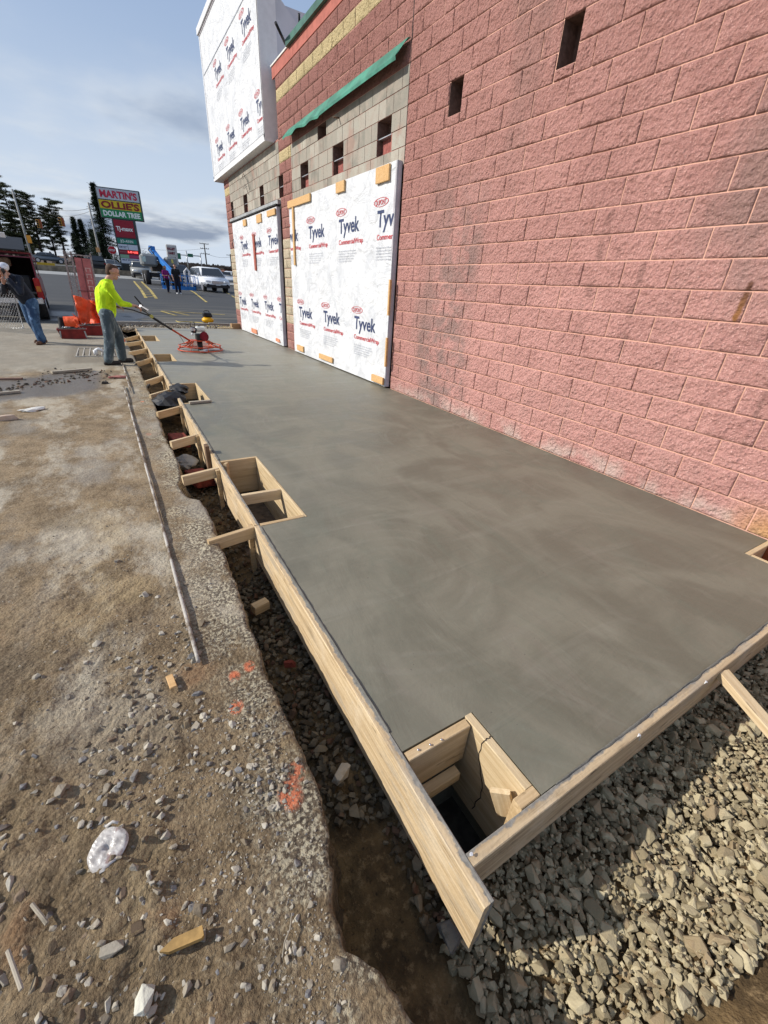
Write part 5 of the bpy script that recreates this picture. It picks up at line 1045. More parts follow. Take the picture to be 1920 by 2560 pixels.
for i in range(20): a0, a1 = R(i * 13 - 30), R((i + 1) * 13 - 30); r = .17; b_.add([(-5.1 + .0 * i, 15.7 - r * math.cos(a0), .16 + r * math.sin(a0)), (-4.75, 15.6 - r * math.cos(a0), .18 + r * math.sin(a0)), (-4.75, 15.6 - r * math.cos(a1), .18 + r * math.sin(a1)), (-5.1, 15.7 - r * math.cos(a1), .16 + r * math.sin(a1))], [(0, 1, 2, 3)], True)
o = b_.build('roll', M_org, og); o.location = -Vector(og.location); o = MB().box((-5.0, 15.9, .12), (.5, .3, .34), (0, .1, .2), .02).build('black_wrap', M_black, og); o.location = -Vector(og.location)
cone = sheet('orange_sheet', [(-4.02, 13.4, -.05), (-3.72, 13.2, -.06), (-3.90, 13.7, .40), (-4.02, 13.8, .40)], 10, 12, M_org, 'orange plastic sheet bunched at the trench behind the worker\'s legs', 'barrier sheet', .05, 21)
# leaning caged panel
gp = empty('leaning_panel', (-4.7, 16.6, -.06), 0, 'tall leaning steel frame with faded red sheet and pale stencil marks', 'panel frame'); gp.rotation_euler = (R(-6), R(2), R(-8)); gp.scale = (1.15, 1, 1.06)
M_fred = plain('faded_red_sheet', (.42, .13, .12), .7, 0, .2, 7); M_gmesh = plain('rusty_grid', (.30, .24, .22), .7, .2, .35, 20)
MB().box((.26, 0, 1.02), (.36, .012, 1.55)).build('red_sheet', M_fred, gp)
for x in (-.12, .03, .44): MB().box((x, 0, .98), (.035, .03, 1.9)).build('upright', M_gmesh, gp)
for z in (.30, 1.86): MB().box((.16, 0, z), (.6, .03, .03)).build('rail', M_gmesh, gp)
MB().box((.235, -.018, .98), (.40, .014, .018)).box((.235, -.018, 1.03), (.014, .014, 1.6)).build('cross_bar', plain('bar_brown', (.14, .05, .05), .7), gp)
g_ = MB()
for i in range(34): g_.box((-.045, -.0, .12 + i * .054), (.15, .008, .008))
for i in range(4): g_.box((-.1 + i * .035, -.004, 1.0), (.007, .007, 1.86))
o = g_.build('side_grid', M_gmesh, gp)
for i in range(7):
    z = 1.56 - i * .15; MB().box((.33, -.009, z), (.12, .003, .022)).box((.285, -.009, z - .05), (.022, .003, .085)).box((.375, -.009, z - .05), (.022, .003, .085)).build('stencil_mark', plain('stencil', (.58, .36, .32), .8), gp)
# chain-link panel at the left
cf = empty('chain_link_panel', (-6.15, 16.4, -.06), 0, 'low chain-link fence panel with grey frame leaning behind the bent man', 'fence panel'); cf.rotation_euler = (R(6), 0, R(20))
MB().tube([(-1.6, 0, 0), (0, 0, 0), (0, 0, 1.12), (-1.6, 0, 1.12)], .022, 8).build('frame', M_steel, cf)
w_ = MB()
for i in range(-22, 30): 
    for s_ in (1, -1):
        x0 = -1.6 + i * .06; a = (x0, 1.12 if s_ < 0 else 0); P = []
        for k in (0, 1): xx = x0 + k * 1.12 * .55; zz_ = (k * 1.12) if s_ > 0 else 1.12 - k * 1.12; P.append((xx, zz_))
        (xa, za), (xb, zb) = P
        if xb < -1.6 or xa > 0: continue
        if xa < -1.6: t = (-1.6 - xa) / (xb - xa); xa, za = -1.6, za + (zb - za) * t
        if xb > 0: t = (0 - xa) / (xb - xa); xb, zb = 0, za + (zb - za) * t
        w_.tube([(xa, .004 * s_, za), (xb, .004 * s_, zb)], .004, 4, False)
o = w_.build('wire_mesh', M_steel, cf); 
# steel grate and white fitting on the pavement
gt = empty('drain_grate', (-4.3, 11.35, -.055), 0, 'rectangular steel grate set in dark pavement behind the worker', 'drain grate'); M_gr = plain('grate_steel', (.50, .46, .40), .6, .3)
MB().box((0, .62, .012), (.8, .025, .02)).box((0, -.62, .012), (.8, .025, .02)).build('frame', M_gr, gt)
for i in range(8): MB().box((-.385 + i * .11, 0, .012), (.016, 1.22, .018)).build('bar', M_gr, gt)
props(MB().cyl((0, 0, .05), .045, .09, 'Z', 12).tube([(0, 0, .09), (.06, -.02, .12), (.16, -.03, .06)], .03, 8).build('pipe_fitting', M_white, None, (-4.34, 10.9, -.04)), 'small white plastic pipe fitting standing on the grate', 'pipe fitting')
# ================================================================== CAR PARK
def mat_asph():
    t = NT('asphalt'); P = t.pos(); x, y, z = t.xyz(P)[0:3]; n = t.noise(t.map(P, (.35, 1.6, 1)), .9, 6, .6); c = t.mix(n, (.040, .041, .043), (.078, .078, .078))
    du = t.m_('MULTIPLY', t.mr(y, 30, 19), t.mr(t.noise(t.map(P, (.3, 1.8, 1)), 1.1, 5, .6), .42, .65)); c = t.mix(t.m_('MULTIPLY', du, .75), c, (.22, .20, .155))
    wt_ = t.m_('MULTIPLY', t.m_('MULTIPLY', t.mr(y, 19.2, 19.8), t.mr(y, 23.5, 22)), t.m_('MULTIPLY', t.mr(x, -2.2, -3.), t.mr(t.noise(P, .8, 4), .35, .5))); c = t.mix(wt_, c, (.045, .048, .055))
    c = t.mix(t.m_('MULTIPLY', t.noise(P, 120, 2), .3), c, (.02, .02, .02)); t.bump(t.noise(P, 60, 3), .004); return t.out(c, t.mr(wt_, 0, 1, .8, .35), 0, .3)
M_asph = mat_asph()
def ribbon(name, x0, x1, ys, m, dz=0., kind='structure', nx=2):
    X = np.linspace(x0, x1, nx); XX, YY = np.meshgrid(X, np.array(ys)); ZZ = np.vectorize(gz)(YY) + dz; o = link(name, grid_mesh(name, XX, YY, ZZ, False), m); 
    if kind: o['kind'] = kind
    return o
park = ribbon('car_park', -60, 70, [18.7, 20, 24, 30, 36, 43, 50, 58], M_asph)
ap_ = ribbon('pavement_apron', -30, -3.9, [17.5, 18.2, 18.705], M_concwet, -.004)
road = ribbon('road', -90, 90, [58, 62, 66.0], mat_conc('pale_road', (.25, .25, .24), (.36, .36, .35), .6), .0)
M_grs = mat_conc('winter_grass', (.06, .055, .025), (.14, .12, .06), 2)
M_road2 = mat_conc('street_grey', (.10, .10, .10), (.16, .16, .155), .5)
hw = ribbon('street', -120, 140, [66.0, 70, 80, 94, 108], M_road2, .0); fld = ribbon('field', -500, 600, [108, 120, 150, 250, 400], M_grs, .0)
gl = ribbon('ground', -600, -60, [-300, 17, 20, 36, 50, 58, 66, 94, 108], M_grs, -.03); gl2 = ribbon('ground', 70, 700, [-300, 17, 20, 36, 50, 58, 66, 94, 108], M_grs, -.03)
bk_ = ribbon('back_lot', -60, 70, [-80, -20, -1.55], M_conc, -.01); lf = ribbon('side_lot', -60, -15.3, [-1.55, 8, 18.7], M_conc, -.01)
M_yl = plain('road_yellow', (.42, .32, .10), .8, 0, .4, 3); M_wl = plain('road_white', (.50, .50, .48), .7, 0, .25, 4)
def paint(P, m, w=.10, parent=park):
    b = MB()
    for (x0, y0), (x1, y1) in zip(P[:-1], P[1:]):
        d = Vector((x1 - x0, y1 - y0)).normalized(); n = Vector((-d.y, d.x)) * w / 2; k = max(1, int(abs(y1 - y0) / 3)); 
        for i in range(k):
            a, c = i / k, (i + 1) / k; ax, ay, cx, cy = x0 + (x1 - x0) * a, y0 + (y1 - y0) * a, x0 + (x1 - x0) * c, y0 + (y1 - y0) * c
            b.quad((ax - n.x, ay - n.y, gz(ay - n.y) + .012), (ax + n.x, ay + n.y, gz(ay + n.y) + .012), (cx + n.x, cy + n.y, gz(cy + n.y) + .012), (cx - n.x, cy - n.y, gz(cy - n.y) + .012))
    return b.build('painted_line', m, parent)
paint([(-2.02, 30.0), (-1.35, 53.0)], M_yl, .16); paint([(-1.50, 29.8), (-.68, 53.1)], M_yl, .16)
for i in range(14): y = 30.6 + i * 1.65; f = (y - 30) / 23; paint([(-1.98 + .67 * f, y), (-1.5 + .82 * f, y + .55)], M_yl, .13)
paint([(1.07, 28.9), (2.18, 46.3)], M_yl, .13); paint([(3.65, 32.6), (4.5, 41.0)], M_yl, .13); paint([(-1.1, 39.6), (1.45, 38.3), (3.7, 37.2)], M_wl, .14)
paint([(-1.9, 23.6), (-1.45, 22.1)], M_yl, .12); paint([(-1.5, 23.6), (-.9, 22.3)], M_yl, .12); paint([(-1.9, 23.7), (.8, 22.9)], M_yl, .12)
# kerb wall, timber rail
def lwall(name, x0, x1, y, h, d, m, label, cat, z0=None, n=1):
    o = MB().box(((x0 + x1) / 2, y, (z0 if z0 is not None else gz(y)) + h / 2 - .03), (x1 - x0, d, h + .06), None, .01).build(name, m); return props(o, label, cat)
M_bwall = plain('brown_block', (.20, .165, .12), .9, 0, .4, 2, .004)
lwall('low_wall', -22, 1.2, 66.4, .55, .4, M_bwall, 'long low brownish block retaining wall below the street', 'retaining wall'); lwall('low_wall', 7.2, 30, 66.4, .5, .4, M_bwall, 'low retaining wall seen right of the white car, behind the lift', 'retaining wall')
lwall('parking_block', -11.3, -8.4, 67.2, .35, .35, plain('safety_yellow', (.50, .33, .03), .7), 'long yellow painted barrier beam on top of the low wall', 'barrier', gz(66) + .45)
# ---- vehicles
def car(name, loc, rz, label, cat, paintm, L=4.6, W=1.82, H=1.45, kind='sedan', lod=1, lights=True):
    E = empty(name, loc, rz, label, cat)           # faces local -Y; x to the car's left
    hl = L / 2
    if kind == 'sedan': body = [(-hl, .35), (-hl, .62), (-hl + .15, .78), (-hl + 1.15, .92), (hl - .8, 1.0), (hl - .06, .92), (hl, .6), (hl - .02, .34)]; cab = [(-hl + 1.05, .90), (-hl + 1.85, H - .03), (hl - 1.5, H), (hl - .6, .98)]
    elif kind == 'suv': body = [(-hl, .38), (-hl - .02, .66), (-hl + .14, .90), (-hl + .95, 1.06), (hl - .2, 1.10), (hl - .02, .95), (hl, .5), (hl - .04, .36)]; cab = [(-hl + .82, 1.04), (-hl + 1.55, H - .05), (-hl + 2.2, H), (hl - .7, H - .04), (hl - .12, 1.08)]
    elif kind == 'van': body = [(-hl, .38), (-hl, .75), (-hl + .2, 1.0), (-hl + 1.0, 1.12), (hl - .05, 1.15), (hl, .95), (hl, .38)]; cab = [(-hl + .9, 1.08), (-hl + 1.6, H - .03), (-hl + 2.3, H), (hl - .25, H - .04), (hl - .03, 1.12)]
    def w_at(z): return W / 2 * (1 if z < 1.0 * (body[4][1]) + .01 else 1 - .20 * (z - body[4][1]) / (H - body[4][1]))
    def loft(poly, ins=0.):
        V = []; n = len(poly)
        for s in (-1, 1):
            for (y, z) in poly: V.append((s * (w_at(z) - ins), y, z))
        return V, [tuple(range(n))[::-1], tuple(range(n, 2 * n))] + [(i, (i + 1) % n, n + (i + 1) % n, n + i) for i in range(n)]
    def part(nm, poly, m, bev=.05):
        V, F = loft(poly); me = mesh(nm, V, F); bm = bmesh.new(); bm.from_mesh(me); bmesh.ops.recalc_face_normals(bm, faces=bm.faces); bmesh.ops.bevel(bm, geom=bm.edges[:], offset=bev, segments=2, affect='EDGES', clamp_overlap=True); bm.to_mesh(me); bm.free(); me.polygons.foreach_set('use_smooth', [True] * len(me.polygons)); return link(nm, me, m, E)
    part('body', body, paintm, .07); part('cabin', cab, paintm, .05)
    # glass: windscreen, rear, sides
    z1 = H - .10; zb = body[4][1] + .03
    def yz(poly, i, j, t): return (poly[i][0] + (poly[j][0] - poly[i][0]) * t, poly[i][1] + (poly[j][1] - poly[i][1]) * t)
    for nm, i, j, sgn in (('windscreen', 0, 1, -1), ('rear_window', len(cab) - 1, len(cab) - 2, 1)):
        a = yz(cab, i, j, .10); c = yz(cab, i, j, .92); off = .014 * sgn
        MB().quad((-w_at(a[1]) + .10, a[0] + off, a[1]), (w_at(a[1]) - .10, a[0] + off, a[1]), (w_at(c[1]) - .12, c[0] + off, c[1] + .01), (-w_at(c[1]) + .12, c[0] + off, c[1] + .01)).build(nm, M_glass, E)
    ya, yb = cab[0][0] + .28, cab[-1][0] - .18; m1 = (ya + yb) / 2 - .05
    for s in (-1, 1):
        for p, q, tp, tq in ((ya, m1 - .04, .52, 0), (m1 + .04, yb, 0, .30)):
            MB().quad((s * (w_at(zb) + .006), p, zb), (s * (w_at(zb) + .006), q, zb), (s * (w_at(z1) + .012), q - tq, z1), (s * (w_at(z1) + .012), p + tp, z1)).build('side_window', M_glass, E)
        bx('mirror', (s * (W / 2 + .07), cab[0][0] + .45, zb + .06), (.16, .08, .12), paintm, E, None, .02)
    for s in (-1, 1):
        for y in (-hl + .88, hl - .90):
            wq = MB().cyl((s * (W / 2 - .12), y, .33), .34, .24, 'X', 20).build('wheel', M_rub, E); MB().cyl((s * (W / 2 + .002), y, .33), .22, .02, 'X', 14).build('rim', M_rim, wq)
    if lights:
        for s in (-1, 1): bx('headlight', (s * (W / 2 - .26), -hl + .03, .72), (.34, .10, .15), plain('lamp_glass', (.75, .76, .78), .1), E, (0, 0, s * .25), .02); bx('tail_light', (s * (W / 2 - .14), hl - .04, .86), (.22, .08, .20), plain('tail_red', (.35, .01, .01), .3), E, None, .02)
    bx('bumper', (0, -hl - .015, .42), (W - .1, .10, .20), M_black, E, None, .03); bx('grille', (0, -hl - .005, .68), (W * .46, .06, .20), M_black if kind != 'suv' else M_steel, E, None, .02); bx('rear_bumper', (0, hl + .01, .46), (W - .1, .08, .18), M_black, E, None, .03)
    bx('license_plate', (0, -hl - .072, .46), (.32, .01, .12), M_white, E)
    return E
def cpaint(n, c, r=.28): return plain(n, c, r, .15, .05, 2, 0, .5)
sv = car('white_suv', (3.25, 39.6, gz(39.6) - .02), R(6), 'white mid-size SUV facing the camera beside the blue lift', 'car', cpaint('car_white', (.75, .77, .80)), 4.6, 1.86, 1.70, 'suv')
for i in range(4): bx('grille_bar', (0, -2.35, .60 + i * .05), (.8, .02, .016), M_chrome, sv)
bx('lower_grille', (0, -2.37, .40), (1.3, .03, .16), M_black, sv, None, .01); 
for s in (-1, 1): MB().sph((s * .72, -2.33, .52), .07, 8, (1.3, .5, 1)).build('fog_light', M_black, sv)
car('grey_sedan', (-10.5, 90, gz(90) + .25), R(96), 'grey sedan driving on the street beyond the pines', 'car', cpaint('car_grey', (.10, .12, .14)), 4.6, 1.8, 1.42, 'sedan')
car('dark_minivan', (-4.55, 71.5, gz(71.5) + .10), R(188), 'dark minivan seen from behind on the street beside the leaning panel', 'car', cpaint('car_dark', (.02, .022, .026)), 4.8, 1.95, 1.75, 'van')
car('silver_sedan', (-2.75, 74, gz(74) + .10), R(20), 'light silver car partly hidden behind the right utility pole', 'car', cpaint('car_silver', (.38, .40, .42)), 4.4, 1.8, 1.45, 'sedan')
car('silver_suv', (.0, 62.5, gz(62.5)), R(0), 'silver SUV in front of the pylon sign, left of the lift', 'car', cpaint('car_champ', (.30, .30, .28)), 4.6, 1.9, 1.68, 'suv')
car('white_sedan', (9.2, 57, gz(57)), R(80), 'white sedan cut off by the building corner', 'car', cpaint('car_white', (.75, .77, .8)), 4.6, 1.8, 1.45, 'sedan')
car('dark_pickup', (2.0, 48.5, gz(48.5)), R(10), 'dark blue vehicle between the lift and the white SUV', 'car', cpaint('car_navy', (.03, .045, .075)), 4.8, 1.9, 1.75, 'van')
# ---- red pickup with cap, tail towards us
tk = empty('red_pickup', (-6.72, 19.35, -.10), R(4), 'dark red pickup truck with open rear cap and tailgate down at the left edge', 'pickup truck')
M_tk = cpaint('truck_red', (.17, .012, .018), .3); hw_ = .95
for s in (-1, 1):
    MB().prism([(0, .62), (0, 1.22), (.1, 1.30), (2.4, 1.32), (2.4, .55), (1.9, .55), (1.75, .85), (1.0, .95), (.55, .85), (.35, .55)], s * hw_, s * (hw_ - .13), 'X').build('bed_side', M_tk, tk)
    q = .0
    tl = MB().box((s * (hw_ - .06), -.015, .98), (.17, .10, .62), None, .02).build('tail_light', plain('tail_red', (.35, .01, .01), .3), tk); MB().box((s * (hw_ - .06), -.072, .98), (.12, .01, .16), None, .003).build('amber_lens', plain('amber_lens', (.5, .16, .02), .3), tl)
    MB().prism([(0.05, 1.30), (2.35, 1.32), (2.35, 1.98), (.55, 2.0)], s * (hw_ - .02), s * (hw_ - .06), 'X').build('cap_side', M_tk, tk)
    MB().quad((s * (hw_ - .012), .55, 1.42), (s * (hw_ - .012), 2.2, 1.42), (s * (hw_ - .012), 2.2, 1.85), (s * (hw_ - .012), .75, 1.85)).build('cap_window', M_glass, tk)
    for y in (.95, 4.35): wq = MB().cyl((s * (hw_ - .14), y, .39), .39, .27, 'X', 22).build('wheel', M_rub, tk); MB().cyl((s * (hw_ + .0), y, .39), .24, .02, 'X', 14).build('rim', M_rim, wq)
    MB().box((s * (hw_ - .02), 2.3, 1.60), (.06, .08, .12), None, .02).build('mirror', M_black, tk)
MB().box((0, 1.2, .80), (1.64, 2.4, .06)).build('bed_floor', M_dark, tk); MB().box((0, 2.38, 1.25), (1.8, .05, 1.3)).build('bed_front', M_dark, tk); MB().prism([(.5, 1.98), (2.4, 1.98), (2.4, 2.05), (.5, 2.03)], -.93, .93, 'X').build('cap_roof', M_tk, tk)
MB().box((0, -.30, .86), (1.62, .55, .07), (R(-3), 0, 0), .015).build('tailgate', plain('gate_black', (.03, .03, .032), .5), tk); MB().box((0, -.13, .62), (1.86, .22, .20), None, .03).build('bumper', M_chrome, tk)
MB().box((0, .0, 2.23), (1.66, .9, .045), (R(24), 0, 0), .01).build('cap_hatch', M_black, tk); MB().box((.30, -.52, 2.42), (.34, .02, .14), (R(24), 0, 0)).build('paper', M_white, tk)
MB().box((-.3, 1.2, 1.38), (.9, .9, .45), None, .03).build('orange_crate', plain('crate_orange', (.48, .13, .04), .7), tk); MB().box((-.1, 1.3, 1.72), (.8, .6, .26), None, .04).build('carton', plain('carton', (.30, .22, .16), .8), tk); MB().box((.5, .8, 1.1), (.5, .9, .5), None, .05).build('tool_bag', M_black, tk)
MB().prism([(2.42, .55), (2.42, 1.35), (2.75, 1.95), (4.0, 1.95), (4.6, 1.35), (5.75, 1.2), (5.85, .6)], -.94, .94, 'X').build('cab', M_tk, tk)
for s in (-1, 1): MB().quad((s * .948, 2.75, 1.36), (s * .948, 4.3, 1.36), (s * .948, 3.95, 1.85), (s * .948, 2.9, 1.85)).build('door_window', M_glass, tk)
# ---- boom lift
bl = empty('boom_lift', (.25, 48.2, gz(48)), R(0), 'blue and grey articulated boom lift with its basket lowered in the car park', 'boom lift')
M_blue = plain('lift_blue', (.02, .17, .50), .45, 0, .15, 2); M_lg = plain('hood_grey', (.22, .23, .23), .45, 0, .12, 1); bl0 = Vector(bl.location)
MB().box((.5, .6, .78), (2.0, 2.6, .34), None, .05).build('chassis', M_black, bl)
for x in (-.72, 1.7):
    for y in (-.7, 1.9): wq = MB().cyl((x, y, .56), .56, .40, 'X', 24).build('wheel', M_rub, bl); MB().cyl((x + (-.21 if x < 0 else .21), y, .56), .27, .02, 'X', 16).build('rim', M_rim, wq)
MB().box((-.38, -.1, 1.90), (1.25, 2.2, .95), None, .16).build('engine_hood', M_lg, bl); MB().box((1.45, .2, 1.85), (.95, 2.0, .85), None, .14).build('tank_hood', M_lg, bl)
MB().box((-.80, -1.22, 1.95), (.3, .02, .4)).build('decal', plain('decal_pale', (.5, .6, .55), .5), bl); MB().box((1.5, -.81, 1.95), (.16, .02, .30)).build('decal', plain('decal_yellow', (.7, .6, .15), .5), bl)
MB().prism([(-.1, 1.1), (.9, 1.1), (.9, 1.7), (-.1, 1.7)], -.9, 1.6, 'Y').build('turntable', M_dark, bl)
def beam(name, p0, p1, w, h, m, parent):
    p0, p1 = Vector(p0), Vector(p1); d = p1 - p0; o = MB().box((0, 0, 0), (d.length, w, h), None, .02).build(name, m, parent); o.location = (p0 + p1) / 2; o.rotation_euler = (0, -math.atan2(d.z, math.hypot(d.x, d.y)), math.atan2(d.y, d.x)); return o
beam('lower_boom', (.10, 1.0, 2.75), (1.05, -4.0, .95), .30, .34, M_blue, bl); beam('upper_boom', (.05, 1.2, 2.95), (.45, .2, 2.2), .34, .40, M_blue, bl)
beam('riser', (.0, .8, 2.85), (.35, .9, 2.85), .5, .42, M_blue, bl); MB().tube([(-.05, .7, 2.95), (-.2, .3, 2.7), (.1, -.2, 2.2), (.4, -.6, 2.0)], .04, 6).tube([(.05, .6, 3.0), (-.1, .2, 2.8), (.25, -.4, 2.3)], .04, 6).build('hydraulic_hose', M_black, bl)
bkx, bky, bkz = .55, -9.0, -.22
bk2 = MB()
for z in (.08, .55, 1.05):
    for (a, c) in (((0, 0), (2.3, 0)), ((2.3, 0), (2.3, .9)), ((2.3, .9), (0, .9)), ((0, .9), (0, 0))): bk2.tube([(bkx + a[0] - .9, bky + a[1], bkz + z), (bkx + c[0] - .9, bky + c[1], bkz + z)], .025, 6)
for i in range(6):
    for y in (0, .9): bk2.tube([(bkx - .9 + i * .46, bky + y, bkz + .08), (bkx - .9 + i * .46, bky + y, bkz + 1.05)], .022, 6)
bk2.build('basket_rail', M_blue, bl); MB().box((bkx + .25, bky + .45, bkz + .05), (2.34, .94, .10)).build('basket_floor', M_blue, bl); MB().box((bkx + .2, bky - .02, bkz + .22), (2.3, .03, .22)).build('toe_board', M_blue, bl)
MB().tube([(bkx + .72, bky + .1, bkz + .15), (bkx + .72, bky + .05, bkz + 1.35), (bkx + .90, bky + .05, bkz + 1.55), (bkx + 1.05, bky + .05, bkz + 1.35), (bkx + 1.05, bky + .1, bkz + .15)], .07, 8).tube([(bkx + .2, bky + .2, bkz + 1.4), (bkx + .35, bky + .1, bkz + 1.0), (bkx + .72, bky + .05, bkz + .9)], .06, 8).build('white_arm', M_white, bl)
beam('jib', (1.05, -4.0, .95), (.7, -8.1, .45), .22, .26, M_blue, bl); MB().box((bkx + .1, bky + .3, bkz + .95), (.5, .3, .3), None, .03).build('control_box', M_dark, bl)
for i, (x, y) in enumerate(((.1, .02), (.35, .02))): sign_text('lettering', '30'[i], .30, (bkx - .75 + x, bky - .04, bkz + .10), 0, M_white, bl, 1, .02, .004)
# ================================================================== SIGNS
py = empty('pylon_sign', (-.3, 72, gz(72)), R(-10), 'tall pylon sign listing MARTIN\'S, OLLIE\'S, DOLLAR TREE and smaller shops', 'pylon sign'); pz = gz(72)
M_fr = plain('sign_frame', (.05, .065, .07), .5); Zp = lambda z: z - pz
def panel(name, x0, x1, z0, z1, m, y=-.32): return MB().box(((x0 + x1) / 2, y, Zp((z0 + z1) / 2)), (x1 - x0, .04, z1 - z0)).build(name, m, py)
MB().box((.05, 0, Zp(9.15)), (4.72, .62, 3.15), None, .04).build('upper_cabinet', M_fr, py); MB().box((.05, .02, Zp(4.55)), (2.60, .56, 6.1)).build('column', M_fr, py); MB().box((-.1, -.04, Zp(1.9)), (1.9, .60, 1.5)).build('base_cladding', plain('base_charcoal', (.035, .035, .033), .7), py)
SG = lambda n, c: plain(n, c, .45, 0, .04, 1)
P1 = panel('sign_panel', -2.22, 2.28, 9.52, 10.62, SG('sg_grey', (.48, .50, .54))); sign_text('lettering', "MARTIN'S", .98, (.03, -.35, Zp(9.73)), 0, SG('sg_red', (.48, .02, .06)), py, 1, .035, .01, fit=4.0)
panel('sign_panel', -2.22, 2.28, 8.55, 9.42, SG('sg_yellow', (.62, .44, .02))); sign_text('lettering', "OLLiE'S", .92, (.03, -.35, Zp(8.66)), 0, SG('sg_dred', (.22, .012, .02)), py, 1, .035, .01, fit=4.15)
panel('sign_panel', -2.22, 2.28, 7.66, 8.55, SG('sg_green', (.02, .22, .08))); sign_text('lettering', 'DOLLAR TREE', .72, (.03, -.35, Zp(7.84)), 0, SG('sg_white', (.75, .78, .75)), py, 1, .03, .01, fit=4.05)
panel('sign_panel', -1.10, 1.10, 5.65, 7.50, SG('sg_crimson', (.26, .01, .025))); sign_text('lettering', 'TJ-maxx', .62, (0, -.35, Zp(6.38)), 0, SG('sg_white', (.75, .78, .75)), py, 1, .02, .01, fit=1.85)
panel('sign_panel', -1.10, 1.10, 4.98, 5.52, SG('sg_teal', (.01, .18, .13))); sign_text('lettering', 'JO-ANN', .42, (0, -.35, Zp(5.10)), 0, SG('sg_white', (.75, .78, .75)), py, 1, .005, .01, fit=1.45)
panel('sign_panel', -1.10, -.02, 4.32, 4.90, SG('sg_pale', (.52, .56, .64))); panel('sign_panel', .02, 1.10, 4.32, 4.90, SG('sg_pale', (.52, .56, .64))); sign_text('lettering', 'VA', .30, (-.85, -.35, Zp(4.50)), 0, SG('sg_navy', (.03, .05, .12)), py, 1, .01, .01); sign_text('lettering', 'Outpatient\nClinic', .15, (-.38, -.35, Zp(4.62)), 0, SG('sg_navy', (.03, .05, .12)), py, .9)
panel('sign_panel', -1.10, 1.10, 3.80, 4.28, SG('sg_maroon', (.20, .02, .035))); panel('led_screen', -.20, 1.08, 3.90, 4.26, plain('led_back', (.18, .0, .0), .4, emit=(.5, .0, .01, .35)), -.335); sign_text('lettering', '3.49 4.05', .30, (.44, -.365, Zp(3.98)), 0, plain('led_digits', (.9, .1, .1), .4, emit=(1., .12, .10, 1.6)), py, 1, .012, .006, fit=1.15)
sign_text('lettering', "MARTIN'S", .16, (-.66, -.35, Zp(4.0)), 0, SG('sg_rose', (.5, .2, .2)), py, 1, 0, .01, fit=.75)
panel('sign_panel', -1.10, -.08, 3.38, 3.76, SG('sg_leaf', (.22, .38, .26))); panel('sign_panel', -.06, 1.10, 3.38, 3.76, SG('sg_plum', (.30, .05, .12)))
panel('sign_panel', -1.10, 1.10, 2.78, 3.34, SG('sg_pale', (.52, .56, .64))); sign_text('lettering', 'SELF STORAGE', .22, (0, -.35, Zp(3.10)), 0, SG('sg_navy', (.03, .05, .12)), py, 1, .005, .01, fit=1.9)
ss = empty('stop_sign', (-2.2, 72.6, gz(72)), R(-6), 'red octagonal STOP sign on a thin post left of the pylon sign', 'stop sign')
oc = [(.46 * math.cos(R(22.5 + 45 * i)), .46 * math.sin(R(22.5 + 45 * i)) + 2.65) for i in range(8)]; oc2 = [(x * 1.08, (z - 2.65) * 1.08 + 2.65) for x, z in oc]
MB().prism(oc2, -.03, -.01, 'Y').build('rim', M_white, ss); MB().prism(oc, -.045, -.03, 'Y').build('face', SG('stop_red', (.42, .01, .02)), ss); sign_text('lettering', 'STOP', .32, (0, -.05, 2.53), 0, M_white, ss, 1, .01, .004, fit=.66); MB().tube([(0, 0, 0), (0, 0, 3.0)], .035, 6).build('post', M_steel, ss)
vd = empty('roadside_sign', (7.6, 95, gz(95)), R(-8), 'pale rounded roadside sign with dark red lettering behind the lift', 'shop sign')
MB().box((0, 0, 2.65), (1.75, .35, 3.6), None, .14).build('cabinet', plain('sign_cream', (.50, .48, .46), .6), vd); sign_text('lettering', 'VALLEY', .50, (-.08, -.19, 3.60), 0, SG('sg_dred2', (.16, .01, .03)), vd, 1, .03, .01, fit=1.35); sign_text('lettering', 'DAIRY', .50, (-.04, -.19, 2.95), 0, SG('sg_dred2', (.16, .01, .03)), vd, 1, .03, .01, fit=1.1)
for z, w in ((2.45, 1.0), (2.0, 1.25), (1.5, .9)): MB().box((0, -.185, z), (w, .02, .13)).build('stripe', M_dark, vd)
gan = empty('signal_gantry', (12.2, 110, gz(110)), 0, 'grey overhead mast arm carrying green street signs behind the lift', 'traffic gantry')
for x, h in ((0, 4.2), (2.75, 4.0)): MB().tube([(x, 0, 0), (x, 0, h)], .12, 8).build('post', M_steel, gan)
MB().tube([(-2.3, 0, 3.35), (2.75, 0, 3.45)], .09, 8).build('mast_arm', M_steel, gan); MB().box((-1.5, -.15, 3.1), (.62, .05, 1.1)).build('street_sign', SG('hw_green', (.02, .14, .08)), gan); MB().box((.72, -.15, 3.42), (1.05, .05, .62)).build('street_sign', SG('hw_green', (.02, .14, .08)), gan)
# ---- poles, wires, signals
M_pole = plain('pole_grey', (.36, .35, .33), .8, 0, .2, 1.5); M_pd = plain('pole_dark', (.07, .065, .06), .9)
def pole(loc, h, label, r=.14, lean=0.): E = empty('utility_pole', (*loc, gz(loc[1]) - .3), 0, label, 'utility pole'); E.rotation_euler = (0, lean, 0); MB().tube([(0, 0, 0), (0, 0, h)], [r, r * .7], 8).build('shaft', M_pole, E); return E
pa = pole((-13.5, 100), 10.3, 'pale grey span-wire pole at the far left, behind the truck', .17); MB().box((.35, -.1, 3.7), (.55, .2, 1.1)).build('orange_sign', plain('sign_orange', (.75, .32, .04), .6), pa)
pb = pole((-3.66, 80), 8.3, 'pale grey span-wire pole just left of the pylon sign', .15); MB().box((-.12, -.15, 2.85), (.45, .2, .55)).build('orange_box', plain('sign_tan', (.60, .30, .12), .6), pb)
